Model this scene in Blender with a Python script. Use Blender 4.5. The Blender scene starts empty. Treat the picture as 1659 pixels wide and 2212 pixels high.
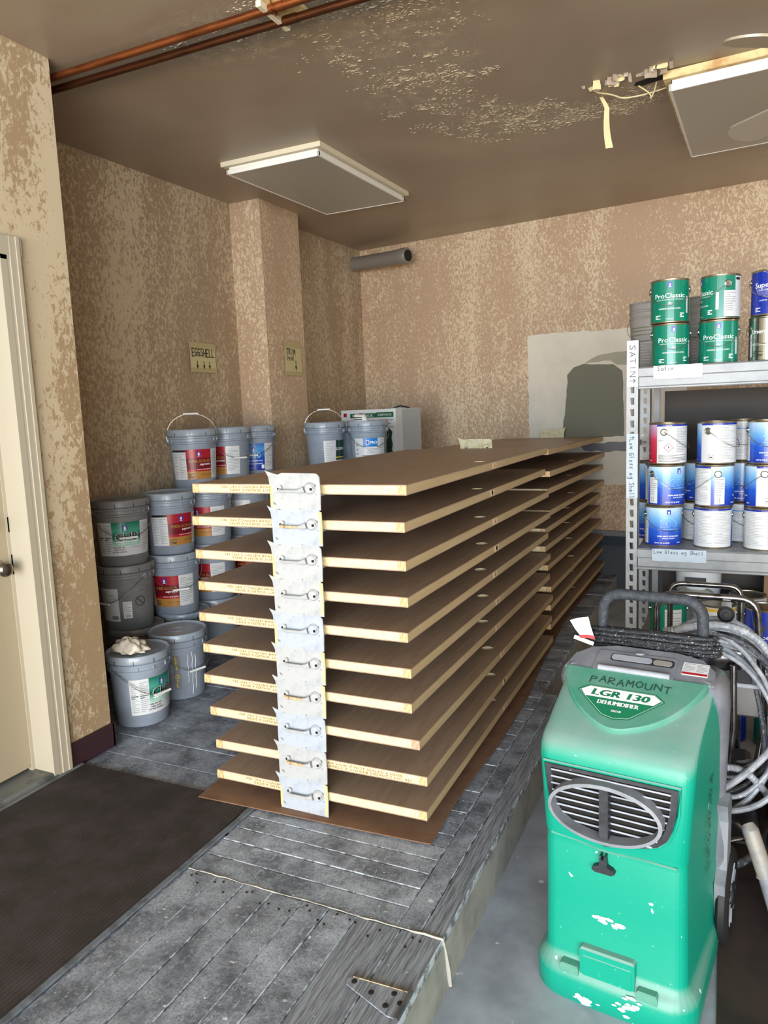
import bpy, bmesh, math, random
from mathutils import Vector, Matrix, Euler
random.seed(7)
PI = math.pi
C = bpy.context.scene.collection

# ------------------------------------------------------------------ camera
cd = bpy.data.cameras.new('camera'); cam = bpy.data.objects.new('camera', cd); C.objects.link(cam)
cd.sensor_fit = 'HORIZONTAL'; cd.sensor_width = 36.0
cd.lens = 1586.96 / 1659.0 * 36.0
cd.clip_start = 0.05; cd.clip_end = 200
_ya, _pi, _ro = math.radians(25.295), math.radians(7.730), math.radians(-2.283)
_f = Vector((-math.sin(_ya)*math.cos(_pi), math.cos(_ya)*math.cos(_pi), -math.sin(_pi)))
_r = Vector((math.cos(_ya), math.sin(_ya), 0)); _u = _r.cross(_f)
_r2 = _r*math.cos(_ro) + _u*math.sin(_ro); _u2 = -_r*math.sin(_ro) + _u*math.cos(_ro)
cam.matrix_world = Matrix(((_r2.x, _u2.x, -_f.x, 0), (_r2.y, _u2.y, -_f.y, 0), (_r2.z, _u2.z, -_f.z, 1.43), (0, 0, 0, 1)))
bpy.context.scene.camera = cam

# ------------------------------------------------------------------ light
W = bpy.data.worlds.new('world'); bpy.context.scene.world = W; W.use_nodes = True
W.node_tree.nodes['Background'].inputs[0].default_value = (0.70, 0.83, 1.0, 1)
W.node_tree.nodes['Background'].inputs[1].default_value = 1.0
def area(name, loc, target, sx, sy, power, col):
    l = bpy.data.lights.new(name, 'AREA'); l.shape = 'RECTANGLE'; l.size = sx; l.size_y = sy
    l.energy = power; l.color = col
    o = bpy.data.objects.new(name, l); C.objects.link(o); o.location = loc
    o.rotation_euler = (Vector(target)-Vector(loc)).to_track_quat('-Z', 'Y').to_euler(); return o
# daylight through the open dock door behind the camera, and sunlit yard bouncing warm light up
area('door_daylight', (0.7, -4.8, 1.75), (-0.8, 4.0, 0.9), 7.2, 1.9, 1000, (0.74, 0.87, 1.0))
area('yard_bounce', (0.7, -4.85, 0.35), (-1.0, 4.5, 2.6), 7.2, 0.8, 520, (1.0, 0.77, 0.54))
vs = bpy.context.scene.view_settings
vs.view_transform = 'Standard'; vs.look = 'None'; vs.gamma = 1.0; vs.use_curve_mapping = False
vs.exposure = -0.22

# ------------------------------------------------------------------ material helpers
def srgb(c):
    if isinstance(c, str):
        c = [int(c[i:i+2], 16)/255 for i in (0, 2, 4)]
    return tuple(x/12.92 if x <= .04045 else ((x+.055)/1.055)**2.4 for x in c)+(1,)
def newmat(name, col, rough=.5, metal=0, spec=.5):
    m = bpy.data.materials.new(name); m.use_nodes = True
    b = m.node_tree.nodes['Principled BSDF']
    b.inputs['Base Color'].default_value = srgb(col); b.inputs['Roughness'].default_value = rough
    b.inputs['Metallic'].default_value = metal; b.inputs['Specular IOR Level'].default_value = spec
    return m
def N(m, t, **kw):
    n = m.node_tree.nodes.new(t)
    for k, v in kw.items(): setattr(n, k, v)
    return n
def L(m, a, b): m.node_tree.links.new(a, b)
def coords(m, scale=(1, 1, 1), rot=(0, 0, 0), kind='Object', loc=(0, 0, 0)):
    tc = N(m, 'ShaderNodeTexCoord'); mp = N(m, 'ShaderNodeMapping')
    mp.inputs['Scale'].default_value = scale; mp.inputs['Rotation'].default_value = rot; mp.inputs['Location'].default_value = loc
    L(m, tc.outputs[kind], mp.inputs['Vector']); return mp.outputs[0]
def noise(m, vec, scale, detail=3, rough=.5, dist=0):
    n = N(m, 'ShaderNodeTexNoise'); n.inputs['Scale'].default_value = scale; n.inputs['Detail'].default_value = detail
    n.inputs['Roughness'].default_value = rough; n.inputs['Distortion'].default_value = dist
    L(m, vec, n.inputs['Vector']); return n.outputs['Fac']
def ramp(m, fac, stops, interp='LINEAR'):
    r = N(m, 'ShaderNodeValToRGB'); e = r.color_ramp.elements; r.color_ramp.interpolation = interp
    while len(e) < len(stops): e.new(.5)
    for i, (p, c) in enumerate(stops):
        e[i].position = p; e[i].color = srgb(c) if isinstance(c, str) else (c, c, c, 1)
    L(m, fac, r.inputs[0]); return r.outputs[0]
def mix(m, fac, a, b, mode='MIX'):
    n = N(m, 'ShaderNodeMix', data_type='RGBA', blend_type=mode)
    for s, v in ((n.inputs[0], fac), (n.inputs[6], a), (n.inputs[7], b)):
        if isinstance(v, (int, float)): s.default_value = v
        elif isinstance(v, tuple): s.default_value = v
        elif isinstance(v, str): s.default_value = srgb(v)
        else: L(m, v, s)
    return n.outputs[2]
def mth(m, op, a, b=0.0, clamp=False):
    n = N(m, 'ShaderNodeMath', operation=op, use_clamp=clamp)
    for s, v in ((n.inputs[0], a), (n.inputs[1], b)):
        if isinstance(v, (int, float)): s.default_value = v
        else: L(m, v, s)
    return n.outputs[0]
def bump(m, h, strength=.3, dist=.01):
    b = N(m, 'ShaderNodeBump'); b.inputs['Strength'].default_value = strength; b.inputs['Distance'].default_value = dist
    L(m, h, b.inputs['Height']); L(m, b.outputs[0], m.node_tree.nodes['Principled BSDF'].inputs['Normal'])
def base(m, c): L(m, c, m.node_tree.nodes['Principled BSDF'].inputs['Base Color'])
def speckled(name, col, col2, rough=.5, metal=0, scale=20, lo=.45, hi=.65, b=0, spk=None, spkth=.72, stretch=(1, 1, 1)):
    m = newmat(name, col, rough, metal); v = coords(m, stretch)
    n = noise(m, v, scale, 5, .6); c = mix(m, ramp(m, n, [(lo, 0.0), (hi, 1.0)]), col, col2)
    if spk:
        n2 = noise(m, v, scale*3.1, 2, .5, .3); c = mix(m, ramp(m, n2, [(spkth, 0.0), (spkth+.02, 1.0)]), c, spk)
    base(m, c)
    if b: bump(m, n, b, .004)
    return m
M = {}
def wallmat(name, under, fleck, amount=.5, tone=(.35, .65), hv=(1, 1, .6), scale=38):
    m = newmat(name, under, .62); v = coords(m, hv)
    n = noise(m, v, scale, 7, .74, .6); big = noise(m, coords(m, (1, 1, .35)), 2.2, 3, .6)
    s = mth(m, 'ADD', n, mth(m, 'MULTIPLY', mth(m, 'SUBTRACT', big, .5), tone[0]))
    k = ramp(m, s, [(amount-.014, 0.0), (amount+.02, 1.0)])
    c = mix(m, k, under, fleck)
    fade = noise(m, coords(m, (1, 1, .5), loc=(3, 1, 7)), 1.6, 2, .5)
    c = mix(m, mth(m, 'MULTIPLY', ramp(m, fade, [(.35, 0.0), (.7, 1.0)]), .25), c, under)
    base(m, c); bump(m, n, .12, .004); return m
M['wall_left'] = wallmat('wallpaper_left', 'a08a70', 'c9b899', .52, tone=(.5, 0), scale=54)
M['wall_back'] = wallmat('wallpaper_back', 'b4977a', 'd8c5a4', .53, tone=(.45, 0), scale=60)
M['wall_column'] = wallmat('wallpaper_column', 'bb9f82', 'dfccac', .53, tone=(.4, 0), scale=58)
M['wall_pilaster'] = wallmat('wallpaper_pilaster', 'a8906f', 'd0c1a2', .465, tone=(.95, 0), scale=46)
M['wall_plain'] = newmat('plain_wall', 'b8a284', .8)

m = M['ceiling'] = newmat('ceiling_paint', '9c8d76', .38)
v = coords(m); big = noise(m, v, .9, 3, .5, .4)
base(m, mix(m, ramp(m, big, [(.35, 0.0), (.65, 1.0)]), 'ab9c86', '9c8b78'))
def blob(m, cx, cy, rx, ry, rot=0):
    g = N(m, 'ShaderNodeTexGradient', gradient_type='SPHERICAL'); tc = N(m, 'ShaderNodeTexCoord')
    mp = N(m, 'ShaderNodeMapping', vector_type='TEXTURE')
    mp.inputs['Location'].default_value = (cx, cy, 1.5); mp.inputs['Scale'].default_value = (rx, ry, 99); mp.inputs['Rotation'].default_value = (0, 0, rot)
    L(m, tc.outputs['Object'], mp.inputs['Vector']); L(m, mp.outputs[0], g.inputs['Vector'])
    return mth(m, 'POWER', g.outputs['Fac'], .6)
mask = None
for a in ((-1.2, 2.7, .55, .6, .2), (-1.28, 3.35, .45, .6, .5), (-1.05, 3.95, .55, .38, .3), (-.75, 4.12, .6, .16, .05), (-1.7, 2.55, .5, .35, 0), (-.35, 4.0, .35, .2, 0)):
    g = blob(m, *a); mask = g if mask is None else mth(m, 'MAXIMUM', mask, g)
brk = noise(m, v, 5, 4, .6, .5)
mask = ramp(m, mth(m, 'MULTIPLY', mask, brk), [(.2, 0.0), (.33, 1.0)])
fine = noise(m, v, 34, 7, .72, 1.6); ridg = mth(m, 'ABSOLUTE', mth(m, 'SUBTRACT', fine, .5))
pk = mth(m, 'SUBTRACT', 1.0, mth(m, 'MULTIPLY', ridg, 9), True)
h = mth(m, 'ADD', mth(m, 'MULTIPLY', mth(m, 'MULTIPLY', pk, mask), 1.0), mth(m, 'MULTIPLY', noise(m, v, 60, 2), .05))
h = mth(m, 'ADD', h, mth(m, 'MULTIPLY', noise(m, v, 2.3, 2), 2.2))
edge = mth(m, 'MULTIPLY', ramp(m, mth(m, 'MULTIPLY', pk, mask), [(.55, 0.0), (.95, 1.0)]), ramp(m, noise(m, v, 17, 3), [(.45, 0.0), (.6, 1.0)]))
bcol = m.node_tree.nodes['Principled BSDF'].inputs['Base Color'].links[0].from_socket
base(m, mix(m, mth(m, 'MULTIPLY', edge, .8), bcol, 'd8c9a8')); bump(m, h, .35, .010)  # ridges coloured lighter, a painted highlight on the flaking areas

def wood_skin(name, c1, c2, rough=.5):
    m = newmat(name, c1, rough); v = coords(m, (9, .9, 9)); n = noise(m, v, 6, 6, .6, .35)
    n2 = noise(m, coords(m, (1, .5, 1)), 2.5, 2)
    base(m, mix(m, ramp(m, n, [(.3, 0.0), (.7, 1.0)]), mix(m, n2, c1, c2), c2)); bump(m, n, .08, .002); return m
M['skin'] = wood_skin('door_skin', 'b39b82', '907862', .45)
M['stile'] = wood_skin('door_stile', 'c9b48c', 'b59e75', .6)
M['mdf'] = speckled('door_rail', 'e6d3a6', 'dbc592', .7, 0, 60)
M['endgrain'] = speckled('end_grain', 'e3c491', 'b98f62', .7, 0, 60, .42, .58, stretch=(5, 1, 1))
M['endpink'] = speckled('end_grain_pink', 'e0aa8c', 'bf7d66', .7, 0, 60, .42, .58, stretch=(5, 1, 1))
M['bore'] = newmat('bore_wood', 'd8c6a0', .7)
M['ink'] = newmat('brown_ink', '8c734c', .8)
M['marker'] = newmat('black_marker', '1f1b1d', .6)
M['faintmarker'] = newmat('worn_marker', '1f4a40', .6)
M['white'] = speckled('chalky_white_metal', 'aaadad', '989ea2', .45, 0, 22, .5, .7, 0, '77797a', .70)
M['whiteblue'] = speckled('bluish_white_metal', 'a6aeb7', '959ea8', .45, 0, 22, .5, .7, 0, '6f7680', .71)
M['stain'] = newmat('yellow_stain', 'd6bb84', .7)
M['rust'] = speckled('rusty_handle', 'c7b290', '8b6740', .6, 0, 90)
M['hole'] = newmat('dark_hole', '15130f', .9)
M['cardboard'] = speckled('cardboard', '7f6049', '6f503a', .8, 0, 7, b=.1)
m = M['plank'] = newmat('weathered_plank', '6e7176', .55)
oi = N(m, 'ShaderNodeObjectInfo'); tc = N(m, 'ShaderNodeTexCoord')
geo = N(m, 'ShaderNodeNewGeometry')
n1 = noise(m, geo.outputs['Position'], 7, 6, .65, .3); n2 = noise(m, geo.outputs['Position'], 60, 3, .6)
c = mix(m, ramp(m, n1, [(.38, 0.0), (.62, 1.0)]), '5f6670', 'a9b2be')
ns = noise(m, coords(m, (1, 1, 1)), 42, 4, .75, 2.5); c = mix(m, mth(m, 'MULTIPLY', ramp(m, ns, [(.62, 0.0), (.66, 1.0)]), .6), c, 'c6ced6')
c = mix(m, mth(m, 'MULTIPLY', ramp(m, n2, [(.5, 0.0), (.72, 1.0)]), .55), c, 'b4bcc6')
c = mix(m, mth(m, 'MULTIPLY', oi.outputs['Random'], .22), c, '3f4143')
sc = noise(m, coords(m, (1, .12, 1), rot=(0, 0, .5)), 130, 2, .5, .3); c = mix(m, mth(m, 'MULTIPLY', ramp(m, sc, [(.66, 0.0), (.70, 1.0)]), .5), c, 'c3cad2')
n6 = noise(m, geo.outputs['Position'], 150, 3, .7); c = mix(m, ramp(m, n6, [(.36, .55), (.5, 0.0)]), c, '3c4045')
n7 = noise(m, geo.outputs['Position'], 75, 2, .6); c = mix(m, ramp(m, n7, [(.70, 0.0), (.73, .8)]), c, 'd5dae0')
n3 = noise(m, geo.outputs['Position'], 23, 2, .5, .2)
c = mix(m, ramp(m, n3, [(.735, 0.0), (.745, 1.0)]), c, 'cdd3da')
base(m, c); bump(m, n2, .25, .003)
m = M['plankedge'] = newmat('scuffed_plank_edge', 'aab4be', .6); g_ = N(m, 'ShaderNodeNewGeometry'); base(m, mix(m, ramp(m, noise(m, g_.outputs['Position'], 26, 4, .7), [(.42, 0.0), (.56, 1.0)]), '63686e', 'b4bec8'))
m = M['plankgrain'] = newmat('raised_grain_plank', '6b6f75', .55); v = coords(m, (34, 1.6, 34)); n1 = noise(m, v, 5, 6, .7, .5)
base(m, mix(m, ramp(m, n1, [(.4, 0.0), (.6, 1.0)]), '5f646b', '969da6')); bump(m, n1, .4, .003)
M['platform'] = speckled('platform_side', '9a9c94', '82857f', .6, 0, 8, b=.2)
M['concrete'] = speckled('concrete', 'a6adb7', '868d97', .55, 0, 6, .35, .7, .15, 'c9cfd6', .71)
M['caulk'] = newmat('old_caulk', 'b3b1aa', .6)
m = M['mat'] = newmat('ribbed_mat', '3a322f', .8); n1 = noise(m, coords(m), 9, 4, .6); n2 = noise(m, coords(m), 90, 2)
c = mix(m, ramp(m, n1, [(.4, 0.0), (.7, 1.0)]), '2e2825', '40383a'); c = mix(m, ramp(m, n2, [(.80, 0.0), (.82, 1.0)]), c, 'a9a8a6'); base(m, c)
w = N(m, 'ShaderNodeTexWave', wave_type='BANDS', bands_direction='X'); w.inputs['Scale'].default_value = 22; w.inputs['Distortion'].default_value = .6
L(m, coords(m), w.inputs['Vector']); bump(m, w.outputs['Fac'], .5, .004)
M['matedge'] = speckled('mat_edge_strip', '69727b', '4a5158', .5, 0, 20)
M['doorpaint'] = newmat('cream_door_paint', 'a89d84', .5)
M['trimpaint'] = newmat('cream_trim_paint', 'b3ab97', .45)
M['maroon'] = newmat('maroon_vinyl_base', '3a2328', .45)
M['nickel'] = newmat('brushed_nickel', '8d867c', .3, 1)
M['threshold'] = speckled('threshold_metal', '7c7f7e', '555855', .5, .3, 10)
M['copper'] = speckled('copper_pipe', '9a5a34', '6e3c22', .32, .85, 12, stretch=(.4, 3, 3))
M['copperdark'] = speckled('dull_copper_pipe', '5f3822', '3c2417', .4, .8, 12, stretch=(.4, 3, 3))
M['duct'] = newmat('duct_metal', '8d877d', .4, .35)
M['fixture'] = newmat('fixture_wood_frame', 'ddd3b8', .6)
M['creamwood'] = speckled('chipped_cream_plate', 'd2c9a6', 'bcae84', .6, 0, 30)
M['oldpaint'] = speckled('chipped_cream_wood', 'e3cf98', 'c49a62', .7, 0, 14)
M['lens'] = newmat('prismatic_lens', 'b5b0a3', .35)
M['fixwhite'] = newmat('white_fixture_edge', 'efece2', .4)
M['flake'] = newmat('lit_flake_face', 'b5a78b', .4)  # paler than the ceiling: light caught on the flakes, put into the colour
M['fan'] = newmat('fan_blade', 'b5aa95', .3)
M['brass'] = newmat('fan_brass', '8a7a55', .3, .8)
M['paper'] = newmat('yellowed_paper', 'c9be8e', .8)
M['tape'] = newmat('masking_tape', 'b6a878', .7)
M['primer'] = speckled('grey_white_primer', 'd8d0bf', 'cdc6b8', .6, 0, 3)
M['olive'] = newmat('olive_paint', '6c6b58', .5)
M['oliveslip'] = newmat('thin_olive_paint', 'a39e8c', .6)
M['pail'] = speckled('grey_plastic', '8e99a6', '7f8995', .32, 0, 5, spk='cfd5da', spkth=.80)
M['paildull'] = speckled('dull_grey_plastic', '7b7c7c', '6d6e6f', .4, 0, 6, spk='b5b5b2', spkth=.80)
M['lid'] = speckled('grey_lid', '9aa4ae', '8a949e', .3, 0, 7, spk='d9dcdf', spkth=.74)
M['wire'] = newmat('steel_wire', 'a7a6a1', .3, .9)
M['grip'] = newmat('white_grip', 'e8e8e4', .4)
M['lw'] = newmat('label_white', 'ccd0d2', .35)
M['ltext'] = newmat('label_grey_text', '9a9da0', .5)
M['lblack'] = newmat('label_black', '1c1b1c', .4)
M['lred'] = newmat('label_red', 'a31f2c', .3)
M['lredd'] = newmat('label_dark_red', '6e1620', .3)
M['lgold'] = newmat('label_gold', 'a9793c', .3)
M['lblue'] = newmat('logo_blue', '1f3fa8', .3)
M['lnavy'] = newmat('label_navy', '17309a', .25)
M['lpink'] = newmat('logo_pink', 'd9506a', .4)
M['lgreen'] = newmat('can_green', '0a7a62', .18)
M['lgreend'] = newmat('label_dark_green', '163a2c', .3)
M['lyellow'] = newmat('label_yellow', 'd9c23a', .4)
M['lcyan'] = newmat('label_bright_blue', '1f7fd0', .3)
M['lwhite'] = newmat('pure_white_print', 'f2f4f4', .35)
M['laqua'] = newmat('outline_aqua', '8fd0d8', .35)
def gradm(name, stops, z0, z1, rough=.28):
    m = newmat(name, 'ffffff', rough); tc = N(m, 'ShaderNodeTexCoord'); s = N(m, 'ShaderNodeSeparateXYZ'); L(m, tc.outputs['Object'], s.inputs[0])
    mr = N(m, 'ShaderNodeMapRange'); L(m, s.outputs['Z'], mr.inputs[0]); mr.inputs[1].default_value = z0; mr.inputs[2].default_value = z1
    base(m, ramp(m, mr.outputs[0], stops)); return m
M['gblue'] = gradm('can_blue_gradient', [(0, '1233a0'), (.4, '1f57c0'), (.7, '6aa6dc'), (1, 'b7d4ea')], .01, .185)
M['gbluep'] = gradm('pail_blue_gradient', [(0, '12309a'), (.45, '1f4fb8'), (.75, '4f97d4'), (1, '2a5ab0')], .06, .24)
M['ggreen'] = gradm('chb_green_gradient', [(0, '9fcdb8'), (.3, '0d6b55'), (.6, '4a9c86'), (1, '0c6650')], .12, .24)
M['gred'] = gradm('can_red_gradient', [(0, 'a8172f'), (.6, 'c23a58'), (1, 'b9a2c8')], .01, .185)
M['silver'] = newmat('shiny_tin', 'b8c0b8', .16, .95)
M['tin'] = newmat('tin_rim', 'a79b83', .3, .85)
M['tinlid'] = newmat('tin_lid', 'b0b3b5', .3, .8)
M['greycan'] = newmat('grey_can_plastic', '8d8a86', .45)
M['darkpanel'] = newmat('dark_brown_panel', '2c2621', .7)
M['rack'] = speckled('rack_grey_paint', '8f9293', '808486', .4, .1, 9, spk='e2e4e4', spkth=.76)
M['rackdark'] = newmat('rack_plain_steel', '83868a', .5)  # even mid grey for the inner posts and the pail relief lines
M['bluetape'] = newmat('pale_blue_tape', 'aebcc6', .6)
M['whitetape'] = newmat('white_tape', 'c9ccd0', .55)
M['greentile'] = newmat('dark_teal_tile', '2b3a44', .35)
M['darkwall'] = newmat('dark_slate_wall', '39414b', .6)
M['greyband'] = newmat('grey_band', '77777a', .6)
m = M['deh'] = newmat('green_rotomolded_plastic', '00a37c', .42)
gn = N(m, 'ShaderNodeNewGeometry'); sp = N(m, 'ShaderNodeSeparateXYZ'); L(m, gn.outputs['Normal'], sp.inputs[0])
n1 = noise(m, coords(m), 6, 5, .6, .3)
dust = mth(m, 'MULTIPLY', ramp(m, sp.outputs['Z'], [(.15, 0.0), (.7, 1.0)]), mth(m, 'ADD', mth(m, 'MULTIPLY', n1, .8), .4), True)
c = mix(m, dust, '009078', '7f9c96')
n2 = noise(m, coords(m), 26, 2, .55, .4); c = mix(m, ramp(m, n2, [(.745, 0.0), (.755, 1.0)]), c, 'd5e6e2')
n4 = noise(m, coords(m), 90, 2, .5); c = mix(m, mth(m, 'MULTIPLY', ramp(m, n4, [(.72, 0.0), (.8, 1.0)]), .5), c, 'a5d6c8'); base(m, c)
M['dehplate'] = speckled('dusty_green_plate', '3f8d77', '6a988a', .5, 0, 9, .3, .7)
M['dehlabel'] = newmat('label_forest_green', '167a55', .4)
M['dehgrey'] = speckled('grey_rotomolded_plastic', '6c7079', '7d8189', .5, 0, 8, spk='c7cace', spkth=.78)
M['black'] = speckled('dusty_black_plastic', '22252a', '33373d', .5, 0, 30, spk='8f9499', spkth=.74)
M['greyplastic'] = speckled('light_grey_plastic', '9aa0aa', '868c96', .45, 0, 14)
M['ringgrey'] = speckled('dusty_grey_ring', '7d8289', '6b7077', .5, 0, 14)
M['splash'] = newmat('white_paint_splash', 'dfeeee', .5)
M['foam'] = speckled('black_foam_grip', '2b3138', '3d434a', .7, 0, 60, spk='848b92', spkth=.72)
M['cord'] = speckled('black_cord', '24272b', '3a3f45', .45, 0, 70, spk='b7bcc2', spkth=.66)
M['chrome'] = speckled('paint_specked_chrome', '8f8f90', '5c5a58', .18, .95, 25, spk='d9dadb', spkth=.78)
M['hose'] = speckled('grey_hose', 'a7adb5', '7c828a', .4, 0, 30, .35, .65, 0, 'd9dcdf', .7)
M['hosedark'] = speckled('dark_hose', '3c4046', '5c6269', .4, 0, 50, spk='aab0b6', spkth=.66)
M['steelbox'] = speckled('grey_steel_box', '6c6d6c', '55565a', .4, .5, 12, spk='c5c8cb', spkth=.78)
M['cloth'] = speckled('cream_rag', 'd9d2c2', 'bfb39d', .9, 0, 40, b=.2)
M['box'] = newmat('white_carton', 'dadbd5', .6)
M['boxside'] = newmat('grey_carton_side', 'b9bbb7', .6)
M['cartongreen'] = newmat('carton_green', '1d5a3a', .5)
M['bootgreen'] = newmat('dark_green_picture', '1f3d27', .5)
M['rubber'] = newmat('black_rubber', '18191b', .6)
M['vac'] = speckled('grey_vacuum_tube', '8d8a80', '73767a', .5, 0, 20)
M['bluebin'] = newmat('blue_plastic', '2a3f9a', .4)
M['yellowlab'] = newmat('yellow_label', 'c9a73c', .4)
M['strip'] = newmat('peeled_tape', 'e3d2a0', .7)
M['brownbox'] = newmat('brown_carton', '7a6048', .8)
M['darkfloor'] = speckled('dark_brown_floor', '3a2f28', '2b2420', .8, 0, 8)
M['yard'] = newmat('yard_concrete', '9a948a', .8)

# ------------------------------------------------------------------ mesh helpers
class MB:
    def __init__(s): s.v = []; s.f = []; s.m = []; s.mats = []
    def mi(s, mat):
        mat = M[mat] if isinstance(mat, str) else mat
        if mat not in s.mats: s.mats.append(mat)
        return s.mats.index(mat)
    def add(s, vs, fs, mat):
        o = len(s.v); s.v += [tuple(p) for p in vs]; k = s.mi(mat)
        for f in fs: s.f.append([i+o for i in f]); s.m.append(k)
        return s
    def box(s, x0, x1, y0, y1, z0, z1, mat, c=0, T=None):
        if c:
            vs = []; 
            for zz, cc in ((z0, c), (z0+c, 0), (z1-c, 0), (z1, c)):
                a, b, d, e = x0+cc, x1-cc, y0+cc, y1-cc
                vs += [(a, d, zz), (b, d, zz), (b, e, zz), (a, e, zz)]
            fs = [[3, 2, 1, 0], [12, 13, 14, 15]]
            for r in range(3):
                for i in range(4): fs.append([r*4+i, r*4+(i+1) % 4, r*4+4+(i+1) % 4, r*4+4+i])
        else:
            vs = [(x, y, z) for z in (z0, z1) for x, y in ((x0, y0), (x1, y0), (x1, y1), (x0, y1))]
            fs = [[3, 2, 1, 0], [4, 5, 6, 7], [0, 1, 5, 4], [1, 2, 6, 5], [2, 3, 7, 6], [3, 0, 4, 7]]
        if T: vs = [T @ Vector(p) for p in vs]
        return s.add(vs, fs, mat)
    def tube(s, pts, r, mat, n=8, cap=True, closed=False):
        pts = [Vector(p) for p in pts]; k = len(pts); vs = []; fs = []
        nrm = None
        for i, p in enumerate(pts):
            if closed: t = (pts[(i+1) % k]-pts[i-1]).normalized()
            else: t = (pts[min(i+1, k-1)]-pts[max(i-1, 0)]).normalized()
            if nrm is None: nrm = t.orthogonal().normalized()
            nrm = (nrm - t*nrm.dot(t)).normalized(); b = t.cross(nrm)
            rr = r[i] if isinstance(r, (list, tuple)) else r
            for j in range(n):
                a = 2*PI*j/n; vs.append(p+(nrm*math.cos(a)+b*math.sin(a))*rr)
        for i in range(k if closed else k-1):
            for j in range(n):
                a, b2 = i*n+j, i*n+(j+1) % n; c2 = ((i+1) % k)*n
                fs.append([a, b2, c2+(j+1) % n, c2+j])
        if cap and not closed: fs.append([j for j in range(n)][::-1]); fs.append([(k-1)*n+j for j in range(n)])
        return s.add(vs, fs, mat)
    def lathe(s, prof, mat, n=32, c=(0, 0, 0), T=None):
        vs = []; fs = []; k = len(prof)
        for r, z in prof:
            for j in range(n):
                a = 2*PI*j/n; vs.append((c[0]+r*math.cos(a), c[1]+r*math.sin(a), c[2]+z))
        for i in range(k-1):
            for j in range(n):
                fs.append([i*n+j, i*n+(j+1) % n, (i+1)*n+(j+1) % n, (i+1)*n+j])
        if prof[0][0] > 0: fs.append(list(range(n))[::-1])
        if prof[-1][0] > 0: fs.append([(k-1)*n+j for j in range(n)])
        if T: vs = [T @ Vector(p) for p in vs]
        return s.add(vs, fs, mat)
    def prism(s, poly, z0, z1, mat, T=None):
        k = len(poly); vs = [(x, y, z0) for x, y in poly]+[(x, y, z1) for x, y in poly]
        fs = [list(range(k))[::-1], list(range(k, 2*k))]+[[i, (i+1) % k, k+(i+1) % k, k+i] for i in range(k)]
        if T: vs = [T @ Vector(p) for p in vs]
        return s.add(vs, fs, mat)
    def grid(s, rows, mat, closed=False, cap=False):
        n = len(rows[0]); vs = [p for r in rows for p in r]; fs = []
        for i in range(len(rows)-1):
            for j in range(n if closed else n-1): fs.append([i*n+j, i*n+(j+1) % n, (i+1)*n+(j+1) % n, (i+1)*n+j])
        if cap: fs.append(list(range(n))[::-1]); fs.append([(len(rows)-1)*n+j for j in range(n)])
        return s.add(vs, fs, mat)
    def mesh(s, name, ang=.6):
        me = bpy.data.meshes.new(name); me.from_pydata(s.v, [], s.f)
        for x in s.mats: me.materials.append(x)
        me.polygons.foreach_set('material_index', s.m)
        bm = bmesh.new(); bm.from_mesh(me); bmesh.ops.recalc_face_normals(bm, faces=bm.faces); bm.to_mesh(me); bm.free()
        me.polygons.foreach_set('use_smooth', [True]*len(me.polygons)); me.update()
        me.set_sharp_from_angle(angle=ang); return me
    def build(s, name, parent=None, ang=.6, loc=None):
        o = bpy.data.objects.new(name, s.mesh(name, ang)); C.objects.link(o)
        if parent: o.parent = parent
        if loc: o.location = loc
        return o
def tag(o, label=None, cat=None, group=None, kind=None):
    if label: o['label'] = label
    if cat: o['category'] = cat
    if group: o['group'] = group
    if kind: o['kind'] = kind
    return o
def thing(name, label, cat, loc=(0, 0, 0), rz=0, group=None, rot=None):
    o = bpy.data.objects.new(name, None); C.objects.link(o); o.location = loc
    o.rotation_euler = rot if rot else (0, 0, rz); o.empty_display_size = .05
    return tag(o, label, cat, group)
def inst(name, me, parent, loc=(0, 0, 0), rot=(0, 0, 0)):
    o = bpy.data.objects.new(name, me); C.objects.link(o); o.parent = parent; o.location = loc; o.rotation_euler = rot; return o
def arc(cx, cy, r, a0, a1, n=8): return [(cx+r*math.cos(math.radians(a0+(a1-a0)*i/n)), cy+r*math.sin(math.radians(a0+(a1-a0)*i/n))) for i in range(n+1)]
def smooth(pts, it=2):
    pts = [Vector(p) for p in pts]
    for _ in range(it):
        q = [pts[0]]
        for a, b in zip(pts, pts[1:]): q += [a*.75+b*.25, a*.25+b*.75]
        pts = q+[pts[-1]]
    return pts
_tc = {}
def text_geo(t, res=2, fine=False):
    key = (t, res, fine)
    if key in _tc: return _tc[key]
    cu = bpy.data.curves.new('t', 'FONT'); cu.body = t; cu.resolution_u = res; cu.align_x = 'CENTER'
    o = bpy.data.objects.new('t', cu); C.objects.link(o)
    bpy.context.view_layer.update()
    me = bpy.data.meshes.new_from_object(o.evaluated_get(bpy.context.evaluated_depsgraph_get()))
    if fine:
        bm = bmesh.new(); bm.from_mesh(me); bmesh.ops.remove_doubles(bm, verts=bm.verts, dist=1e-5); bmesh.ops.triangulate(bm, faces=bm.faces)
        for _ in range(2):
            es = [e for e in bm.edges if abs(e.verts[0].co.x-e.verts[1].co.x) > .14]
            if es: bmesh.ops.subdivide_edges(bm, edges=es, cuts=1)
            bmesh.ops.triangulate(bm, faces=bm.faces)
        bm.to_mesh(me); bm.free()
    vs = [(v.co.x, v.co.y) for v in me.vertices]; fs = [list(p.vertices) for p in me.polygons]
    bpy.data.objects.remove(o); bpy.data.curves.remove(cu); bpy.data.meshes.remove(me)
    xs = [a for a, b in vs]; w = max(xs)-min(xs); c = (max(xs)+min(xs))/2
    _tc[key] = ([(x-c, y) for x, y in vs], fs, w); return _tc[key]
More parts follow.
